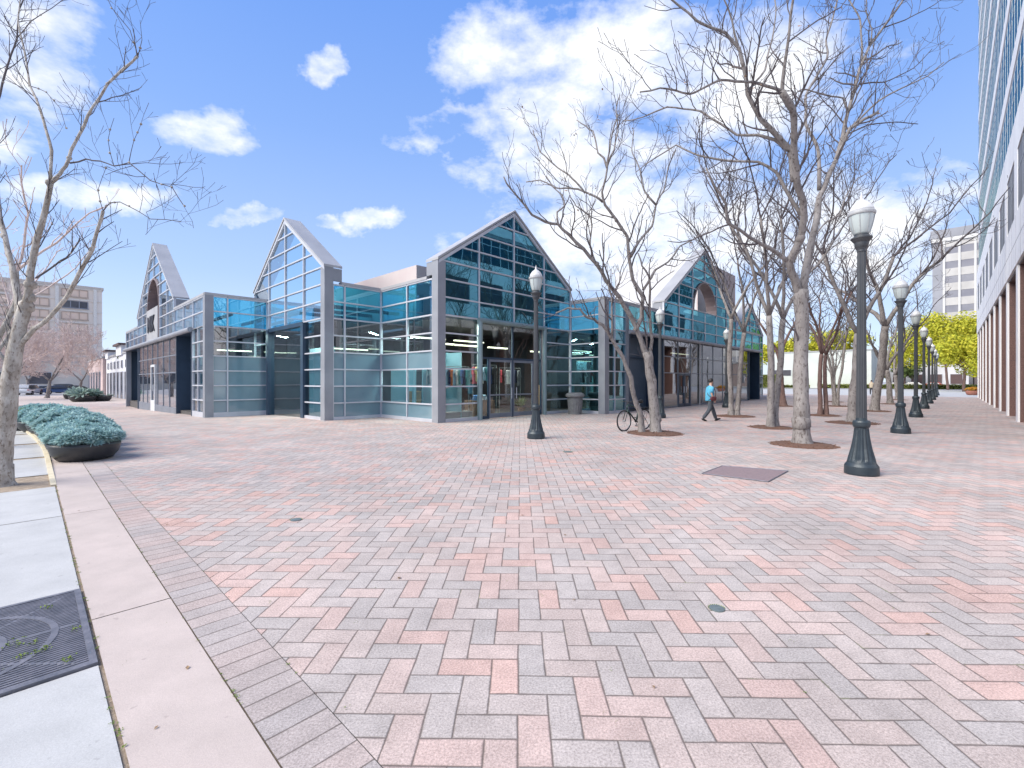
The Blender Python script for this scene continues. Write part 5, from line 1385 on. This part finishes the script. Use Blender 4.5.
for u in pu:
    b = MB(); b.boxuv(u - .38, u + .38, VF - 1.55, VF - .012, 0, 6.3); 
    pr = b.build('pier', M_gran, ob, origin=OL)
    b = MB(); b.boxuv(u - .36, u + .36, VF - .012, VF + .05, 0.0, 6.3); b.build('pier_face', M_wpan, pr, origin=OL)
    b = MB()
    for z in (1.3, 2.6, 3.9, 5.2): b.boxuv(u - .385, u + .385, VF - 1.555, VF - .02, z, z + .015)
    b.build('joints', M_gran2, pr, origin=OL)
b = MB(); b.boxuv(U0 - .5, U1, VF - 3.6, VF - 3.5, 0, 6.3); b.build('lobby_wall', M_gran2, ob, origin=OL)
for k in range(10):
    b = MB(); b.boxuv(pu[k] + .7, pu[k + 1] - .7, VF - 3.5, VF - 3.46, .4, 5.6); b.build('lobby_window', M_offw, ob, origin=OL)
b = MB(); b.boxuv(U0 - .5, U1, VF - 3.6, VF - .0, 6.28, 6.36); b.build('soffit', M_gran2, ob, origin=OL)
b = MB()
b.boxuv(U0 - .5, U1, VF - 1.2, VF + .08, 6.36, 8.4)
b.boxuv(U0 - .5, U1, VF - 1.2, VF + .08, 10.85, 12.4)
for u in pu: b.boxuv(u - .62, u + .62, VF - 1.2, VF + .08, 8.4, 10.85)
b.build('stone_band', M_wpan, ob, origin=OL)
b = MB()
for u in pu:
    for du in (-1.75, 0, 1.75): b.boxuv(u + du - .01, u + du + .01, VF + .079, VF + .084, 6.4, 8.38)
for z in (7.3,): b.boxuv(U0, U1, VF + .0795, VF + .0845, z, z + .02)
b.build('panel_joints', M_wjoint, ob, origin=OL)
for k in range(10):
    b = MB(); b.boxuv(pu[k] + .62, pu[k + 1] - .62, VF + .03, VF + .05, 8.4, 10.85); wd = b.build('window', M_offw, ob, origin=OL)
    b = MB(); m_ = (pu[k] + pu[k + 1]) / 2
    for a in (pu[k] + .65, m_, pu[k + 1] - .65): b.boxuv(a - .04, a + .04, VF + .05, VF + .062, 8.4, 10.85)
    b.boxuv(pu[k] + .62, pu[k + 1] - .62, VF + .05, VF + .06, 10.0, 10.06); b.build('frame', M_frame_dark, wd, origin=OL)
z = 12.4; FH = 3.95; fl = 0
while z < HT:
    b = MB(); b.boxuv(U0 - .4, U1 - .05, VF - .10, VF - .045, z, z + 2.75); wr = b.build('window_ribbon', M_offg, ob, origin=OL)
    b = MB(); b.boxuv(U0 - .4, U1 - .05, VF - .9, VF - .8, z + .01, z + FH - .01); b.build('dark_core', M_back, wr, origin=OL)
    b = MB()
    u = U0
    while u < U1: b.boxuv(u - .04, u + .04, VF - .044, VF - .036, z, z + 2.75); u += 1.155
    b.boxuv(U0, U1, VF - .0445, VF - .038, z + 1.8, z + 1.87)
    b.build('mullions', M_frame, wr, origin=OL)
    b = MB(); b.boxuv(U0 - .5, U1, VF - .9, VF - .03, z + 3.1, z + FH - .001); b.build('stone_band', M_wpan, ob, origin=OL)
    b = MB(); b.boxuv(U0 - .45, U1 - .02, VF - .9, VF - .055, z + 2.75, z + 3.1); b.build('spandrel', M_span, ob, origin=OL)
    z += FH; fl += 1
b = MB(); b.boxuv(U0 - .5, U1, VF - 22, VF - .9, 6.36, z); b.boxuv(U0 - .5, U1, VF - 22, VF - 3.6, 0, 6.36); b.build('core_wall', M_wpan, ob, origin=OL)

# ------------------------------------------------------------------ far office tower
M_tw = mat('tower_white', (0.62, 0.62, 0.62), .8, scale=.1); M_twd = mat('tower_glass', (0.20, 0.20, 0.235), .2, spec=.7, scale=.2, col2=(.27, .27, .30)); M_tsp = mat('tower_spandrel', (0.50, 0.49, 0.48), .8, scale=.3)
M_tgr = mat('tower_grey', (0.30, 0.31, 0.35), .6, scale=.3)
U_t = 162.5; v0_, v1_ = -60.0, 3.4; tb_ = W(U_t, v1_, 0)
tw = thing('office_tower', 'grey and white office tower of ten floors rising behind the yellow green trees', 'building', tb_); TH = 40.6
b = MB(); b.boxuv(U_t, U_t + 30, v0_, v1_, 0, TH - 2.1); b.build('wall', M_tgr, tw, origin=tb_)
b = MB(); b.boxuv(U_t - .5, U_t + 30, v0_, v1_ + .4, TH - 2.1, TH); b.build('cornice', M_tgr, tw, origin=tb_)
b = MB(); b.boxuv(U_t - .42, U_t + .02, v0_, v1_ + .2, TH - 3.1, TH - 2.1); b.build('frieze', M_tw, tw, origin=tb_)
b = MB(); b.boxuv(U_t + 3, U_t + 25, v0_, v1_ - 12.5, TH, TH + 7.4); b.build('roof_plant_room', M_tw, tw, origin=tb_)
vs_ = [v1_ - 2.2 - 2.85 * k for k in range(12)]
for v in vs_:
    b = MB(); b.boxuv(U_t - .35, U_t, v - .22, v + .22, 3, TH - 3.1); b.build('rib', M_tw, tw, origin=tb_)
for k in range(10):
    z = TH - 4.3 - 3.75 * k - 1.2
    if z < 2: break
    b = MB(); b.boxuv(U_t - .08, U_t, vs_[-1], vs_[0] - .22, z - .9, z + .9 - 0.0); b.build('window_band', M_twd, tw, origin=tb_)
    b = MB(); b.boxuv(U_t - .14, U_t, vs_[-1], vs_[0] - .22, z + .9, z + 2.85); b.build('spandrel', M_tsp, tw, origin=tb_)
# low white building behind the grove, and the lower neighbours across the road
def block(name, label, u0, u1, v0, v1, h, wallm, openings, opm, face='v', extra=None, g=True):
    """openings: (a0, a1, z0, z1) on the face that looks at the plaza (face u = wall along u at v0, face v = wall along v at u0)"""
    base = W(u0, v0, G(v0)); t = thing(name, label, 'building', base)
    zb = G(v0) - .3
    b = MB(); b.boxuv(u0, u1, v0, v1, zb, h); b.build('wall', wallm, t, origin=base)
    b = MB()
    if face == 'v': b.boxuv(u0 - .12, u1, v0 - .1, v1 + .1, h, h + .25)
    else: b.boxuv(u0 - .1, u1 + .1, v0 - .12, v1, h, h + .25)
    b.build('coping', M_roof, t, origin=base)
    for (a0, a1, z0, z1) in openings:
        b = MB()
        if face == 'v': b.boxuv(u0 - .06, u0 + .3, a0, a1, z0, z1)
        else: b.boxuv(a0, a1, v0 - .06, v0 + .3, z0, z1)
        wd = b.build('window' if z0 > .3 else 'doorway', opm, t, origin=base)
        b = MB()
        f = .07
        for (p0, p1, q0, q1) in ((a0 - f, a0, z0, z1), (a1, a1 + f, z0, z1), (a0 - f, a1 + f, z1, z1 + f)):
            if face == 'v': b.boxuv(u0 - .1, u0 - .001, p0, p1, q0, q1)
            else: b.boxuv(p0, p1, v0 - .1, v0 - .001, q0, q1)
        b.build('frame', M_frame, wd, origin=base)
    if extra: extra(t, base)
    return t
M_dwin = mat('dark_window', (0.05, 0.05, 0.06), .15, spec=.7, scale=.4, col2=(.10, .10, .12))
M_bwhite = mat('white_render', (0.72, 0.74, 0.78), .85, scale=.5); M_bpink = mat('pink_render', (0.58, 0.46, 0.45), .85, scale=.5); M_beige = mat('beige_precast', (0.88, 0.79, 0.70), .85, col2=(.84, .74, .65), scale=.15)
gz = -.54
def twr(t, o):
    b = MB(); b.boxuv(7.8, 14, 74, 79, 4.9, 6.1); b.boxuv(7.8, 13, 88, 91, 4.9, 5.9); b.build('stair_tower', M_bwhite, t, origin=o)
    b = MB(); b.boxuv(7.5, 14.2, 73.7, 79.3, 6.1, 6.35); b.boxuv(7.5, 13.2, 87.7, 91.3, 5.9, 6.15); b.build('tower_cap', M_gran2, t, origin=o)
block('low_building', 'low white shop row with dark doorways left of the glass shop', 8.0, 20, 60, 92, 5.0, M_bwhite, [(63 + 3.6 * k, 64.9 + 3.6 * k, gz, gz + 3.3) for k in range(8)] + [(63.2 + 3.6 * k, 64.4 + 3.6 * k, 3.3, 4.2) for k in range(8)], M_dwin, extra=twr)
block('low_building', 'low pink building beyond the white shop row, by the dark bowls', 7.6, 20, 92.3, 116, 5.1, M_bpink, [(95 + 4.5 * k, 96.8 + 4.5 * k, gz, gz + 3.6) for k in range(5)], M_dwin)
# apartment block
AB = W(14.2, 173.6, gz); ap = thing('apartment_block', 'beige eight storey apartment block with balconied windows far behind the sycamore', 'building', AB)
b = MB(); b.boxuv(-75, 14.2, 173.6, 195, -1, 27.2); b.build('wall', M_beige, ap, origin=AB)
b = MB(); b.boxuv(-75.3, 14.5, 173.2, 195, 27.2, 27.9); b.build('cornice', mat('beige_cornice', (.66, .58, .5), .85), ap, origin=AB)
M_wina = mat('curtained_window', (0.84, 0.64, 0.50), .4, col2=(.74, .55, .43), scale=.25); rnd = random.Random(4)
wproto = {}
def awin(kind):
    b = MB(); Wd, Hh = 5.2, 1.75
    b.boxuv(-Wd / 2, Wd / 2, -.15, .2, 0, Hh); o = b.build('window', M_wina if kind == 0 else M_dwin, ap)
    f = MB()
    for a in (-Wd / 2, -Wd / 6, Wd / 6, Wd / 2): f.boxuv(a - .09, a + .09, -.25, -.15, 0, Hh)
    f.boxuv(-Wd / 2, Wd / 2, -.25, -.15, Hh, Hh + .12); f.boxuv(-Wd / 2 - .2, Wd / 2 + .2, -.5, -.15, -.25, -.02)
    c = f.build('frame', M_tgr if kind else mat('bronze_frame', (.55, .42, .33), .6), o)
    return o
for k in (0, 1): wproto[k] = awin(k)
first = {0: True, 1: True}
for fl in range(8):
    for c in range(11):
        kind = 1 if rnd.random() < .16 else 0; o = wproto[kind]
        if not first[kind]:
            q = o.copy(); COL.objects.link(q); q.parent = ap
            for ch in o.children: d = ch.copy(); COL.objects.link(d); d.parent = q
            o = q
        first[kind] = False
        o.location = W(8.6 - 7.6 * c, 173.6, 3.1 + 3.1 * fl) - AB
b = MB()
for c in range(12): b.boxuv(12.7 - 7.6 * c - .35, 12.7 - 7.6 * c + .35, 173.0, 173.6, -1, 27.2)
b.build('ribs', mat('pale_rib', (.86, .80, .72), .85), ap, origin=AB)
b = MB()
for fl in range(8): b.boxuv(-75, 14.2, 173.35, 173.6, 5.15 + 3.1 * fl, 5.5 + 3.1 * fl)
b.build('floor_bands', mat('pale_floor_band', (.86, .78, .70), .85), ap, origin=AB)
block('low_building', 'low cream building under the apartment block, behind the parked cars', -60, 10, 150, 166, 6.0, mat('cream_render', (.66, .60, .52), .85, scale=.3), [(-55 + 5.5 * k, -51.5 + 5.5 * k, 1.0, 3.6) for k in range(11)], M_dwin, face='u')
# buildings that are mostly seen mirrored in the glass: across the left street
block('low_building', 'pale single storey building across the street at the left edge', -48, -30, 20, 70, 3.4, mat('stone_render', (.55, .53, .50), .85, scale=.3), [], M_dwin, face='v')
# white building beyond the grove
wb = block('white_hall', 'long blank white building with a roof band beyond the bare grove', 132, 150, 13, 34, 8.7, mat('pale_grey_green_wall', (.60, .64, .62), .85, scale=.2), [(29, 33, 3.0, 4.4)], M_dwin)
block('peach_building', 'peach coloured low building beyond the far end of the shop', 75, 90, 40, 58, 6.5, mat('peach_render', (.62, .46, .38), .85, scale=.3), [(42 + 4 * k, 44 + 4 * k, 1, 3) for k in range(4)], M_dwin)
block('low_building', 'low dark fronted building under the yellow green trees', 150, 160, -25, -4, 7.0, mat('taupe_render', (.24, .19, .18), .85, scale=.3), [(-22 + 3.4 * k, -20 + 3.4 * k, 1, 5.5) for k in range(5)], M_dwin)
block('low_building', 'pale shop building seen between the far tree trunks', 146, 158, -3, 11.5, 6.0, mat('pale_shop_wall', (.58, .58, .60), .85, scale=.3), [(-2 + 3.4 * k, 0 + 3.4 * k, 1, 3.2) for k in range(4)], mat('reddish_window', (.12, .08, .08), .3))
# canopy seen under the tree
# lawn strip and hedge at the end of the plaza
sheet('lawn', M_grass, 126, 131.5, -60, 80, .02)
sheet('far_street', M_road, 112, 125.6, -80, 120, -.004)
def hedge(label, u0, u1, v0, v1, h, seed, n):
    rnd = random.Random(seed); base = W((u0 + u1) / 2, (v0 + v1) / 2, 0); b = MB()
    for i in range(n):
        q = W(rnd.uniform(u0, u1), rnd.uniform(v0, v1), h * rnd.random() ** .5)
        if rnd.random() < .6: q = W(u0 + rnd.uniform(-.1, .1), rnd.uniform(v0, v1), rnd.uniform(0, h))
        e = Vector((rnd.gauss(0, 1), rnd.gauss(0, 1), rnd.gauss(0, 1))).normalized(); e2 = e.orthogonal().normalized(); s = rnd.uniform(.1, .24)
        b.add([q - e * s, q + e2 * s * .6, q + e * s, q - e2 * s * .6], [(0, 1, 2, 3)])
    t = thing('hedge', label, 'hedge', base, 0, 'hedges beyond the plaza'); b.build('foliage', M_hedge, t, origin=base)
    b = MB(); b.boxuv(u0 + .15, u1 - .15, v0 + .15, v1 - .15, 0, h - .15); b.build('stems', mat('hedge_core', (.05, .06, .02), .9), t, origin=base)
hedge('low hedge along the lawn below the yellow green trees', 127, 128.4, -9, 22, .95, 1, 3500)
hedge('tall yellow green hedge beside the white building, left of the thickest trunk', 124, 126, 29.5, 34, 3.2, 2, 2600)
hedge('low hedge running before the white building', 127, 128, 24, 60, .7, 3, 3000)
# ------------------------------------------------------------------ clothes and fixtures seen through the shop glass
cols = {'white': (.75, .75, .74), 'orange': (.70, .20, .08), 'blue': (.08, .20, .45), 'light_blue': (.35, .50, .62), 'navy': (.03, .05, .12), 'teal': (.06, .25, .27), 'red': (.42, .04, .06), 'yellow': (.62, .50, .20), 'grey': (.25, .26, .28), 'black': (.02, .02, .022)}
CM = {k: mat(k + '_cloth', c, .9, scale=4) for k, c in cols.items()}
def shirt_mesh(k):
    b = MB(); rnd = random.Random(hash(k) % 7 if False else len(k)); n = 10
    out = [(-.05, 0), (-.24, -.05), (-.33, -.30), (-.25, -.34), (-.20, -.18), (-.21, -.72), (.21, -.72), (.20, -.18), (.25, -.34), (.33, -.30), (.24, -.05), (.05, 0)]
    q = [(x, .035 * math.cos(x * 9), z) for x, z in out]; b.prism([(x, y - .03, z) for x, y, z in q], (0, .06, 0)); return b
def garment(colr, label, u, v, z, rz, long_=1.0):
    t = thing('hanging_garment', label, 'garment', W(u, v, z), rz, 'clothes hanging in the shop windows')
    if colr not in gcache:
        gcache[colr] = (shirt_mesh(colr).build('shirt', CM[colr], t),)
        h = MB(); h.tube([(-.2, 0, -.03), (0, 0, .05), (.2, 0, -.03)], .006, 4); h.tube([(0, 0, .05), (0, 0, .12)], .004, 4); gcache[colr] += (h.build('hanger', M_rim, t),)
    else:
        for s in gcache[colr]: c = s.copy(); COL.objects.link(c); c.parent = t
    t.scale = (1, 1, long_)
gcache = {}
seq = ['blue', 'white', 'light_blue', 'navy', 'orange', 'light_blue', 'white', 'teal', 'blue', 'navy', 'teal']
rnd = random.Random(9)
def rack(label, ax, u0, v0, length, z, sq, where):
    base = W(u0, v0, 0); t = thing('clothes_rail', label, 'clothes rail', base, 0, 'clothes rails in the shop')
    e = W(u0 + length, v0, 0) if ax == 'u' else W(u0, v0 + length, 0)
    b = MB(); b.tube([base + Vector((0, 0, z + .1)), e + Vector((0, 0, z + .1))], .015, 6); b.build('rail', M_rim, t, origin=base)
    for p in (base, e): 
        b = MB(); b.tube([p, p + Vector((0, 0, z + .1))], .015, 6); b.build('post', M_rim, t, origin=base)
    n = len(sq)
    names = ['first', 'second', 'third', 'fourth', 'fifth', 'sixth', 'seventh', 'eighth', 'ninth', 'tenth', 'eleventh', 'twelfth']
    for i, c in enumerate(sq):
        f = (i + .5) / n * length
        u, v = (u0 + f, v0) if ax == 'u' else (u0, v0 + f)
        a = ROT_U + (rnd.uniform(.15, .75) if ax == 'u' else math.pi / 2 + rnd.uniform(-.7, -.2))
        garment(c, '%s garment hanging %s from the left on the rail %s' % (c.replace('_', ' '), names[i if ax == 'u' else n - 1 - i], where), u, v, z, a, rnd.uniform(.85, 1.15))
rack('clothes rail behind the left window beside the entrance', 'u', 11.55, 15.0, 1.5, 2.15, seq, 'left of the entrance')
rack('clothes rail seen through the glass entrance doors', 'u', 13.9, 15.7, 1.5, 2.3, ['red', 'yellow', 'white', 'light_blue', 'teal', 'navy', 'black'], 'behind the entrance doors')
rack('second clothes rail deeper in the shop behind the entrance', 'u', 15.9, 16.0, 1.5, 2.2, ['red', 'black', 'white', 'black', 'navy', 'grey'], 'deep behind the right entrance door')
rack('clothes rail behind the corner window facing left', 'v', 11.75, 14.95, 1.5, 2.15, ['light_blue', 'white', 'grey', 'white', 'light_blue', 'teal', 'white'], 'behind the left corner window')
rack('clothes rail behind the tall dark framed door', 'v', 9.35, 21.7, 1.3, 2.35, ['white', 'grey', 'red', 'white', 'grey', 'light_blue'], 'behind the tall dark door')
M_wood = mat('light_wood', (.46, .27, .12), .5, col2=(.38, .22, .10), scale=4); M_wood_d = mat('brown_wood', (.20, .11, .06), .6, scale=4)
def counter(name, label, u, v, w_, d, h, m, shelf=True):
    base = W(u, v, 0); t = thing(name, label, 'shop furniture', base)
    b = MB(); b.boxuv(u, u + w_, v, v + d, h - .04, h); b.build('top', m, t, origin=base)
    for a in (0, w_ - .04): 
        b = MB(); b.boxuv(u + a, u + a + .04, v + .02, v + d - .02, 0, h - .04); b.build('side_panel', m, t, origin=base)
    b = MB(); b.boxuv(u + .04, u + w_ - .04, v + .05, v + .08, .08, h - .04); b.build('front_panel', m, t, origin=base)
counter('wooden_cabinet', 'light wooden cabinet behind the glass just right of the entrance', 17.75, 14.95, .5, .5, 1.45, M_wood)
counter('display_table', 'brown wooden table with folded clothes inside the entrance', 13.9, 15.6, 1.3, .7, .75, M_wood_d)
counter('display_table', 'low pale display table in the corner window', 11.6, 14.95, 1.6, .5, .35, M_roof)
counter('display_table', 'light wooden table behind the left stepped window', 7.2, 26.1, 1.1, .3, .6, M_wood)
counter('display_table', 'wooden stand behind the window between gable and corner', 11.5, 17.0, .5, .4, 1.2, M_wood)
for i, (u, v, z, c, r) in enumerate(((14.2, 15.85, .75, 'blue', .2), (14.75, 15.9, .75, 'light_blue', .18), (14.5, 15.8, .75, 'white', .12))):
    t = thing('folded_clothes', '%s folded clothes piled on the brown wooden table inside the entrance' % c.replace('_', ' '), 'clothes', W(u, v, z)); 
    b = MB()
    for k in range(4): ellipsoid(b, (0, 0, .035 + .06 * k), (r * (1 - .08 * k), r * .8, .045), 12, 6)
    b.build('pile', CM[c], t, smooth=True)
t = thing('potted_plant', 'dark leafy plant in a pot inside the right entrance door', 'plant', W(16.7, 15.3, 0)); b = MB(); b.lathe([(.14, 0), (.2, .35), (.19, .35)], 16); b.build('pot', M_wood_d, t)
b = MB()
for i in range(60):
    a = rnd.uniform(0, 6.28); e = Vector((math.cos(a), math.sin(a), rnd.uniform(.4, 2))).normalized() * rnd.uniform(.3, .7); o = Vector((0, 0, .35)); s_1 = Vector((-math.sin(a), math.cos(a), 0)) * .04
    b.add([o, o + e * .6 + s_1, o + e, o + e * .6 - s_1], [(0, 1, 2, 3)])
b.build('foliage', M_grn, t)
bpy.context.view_layer.update()
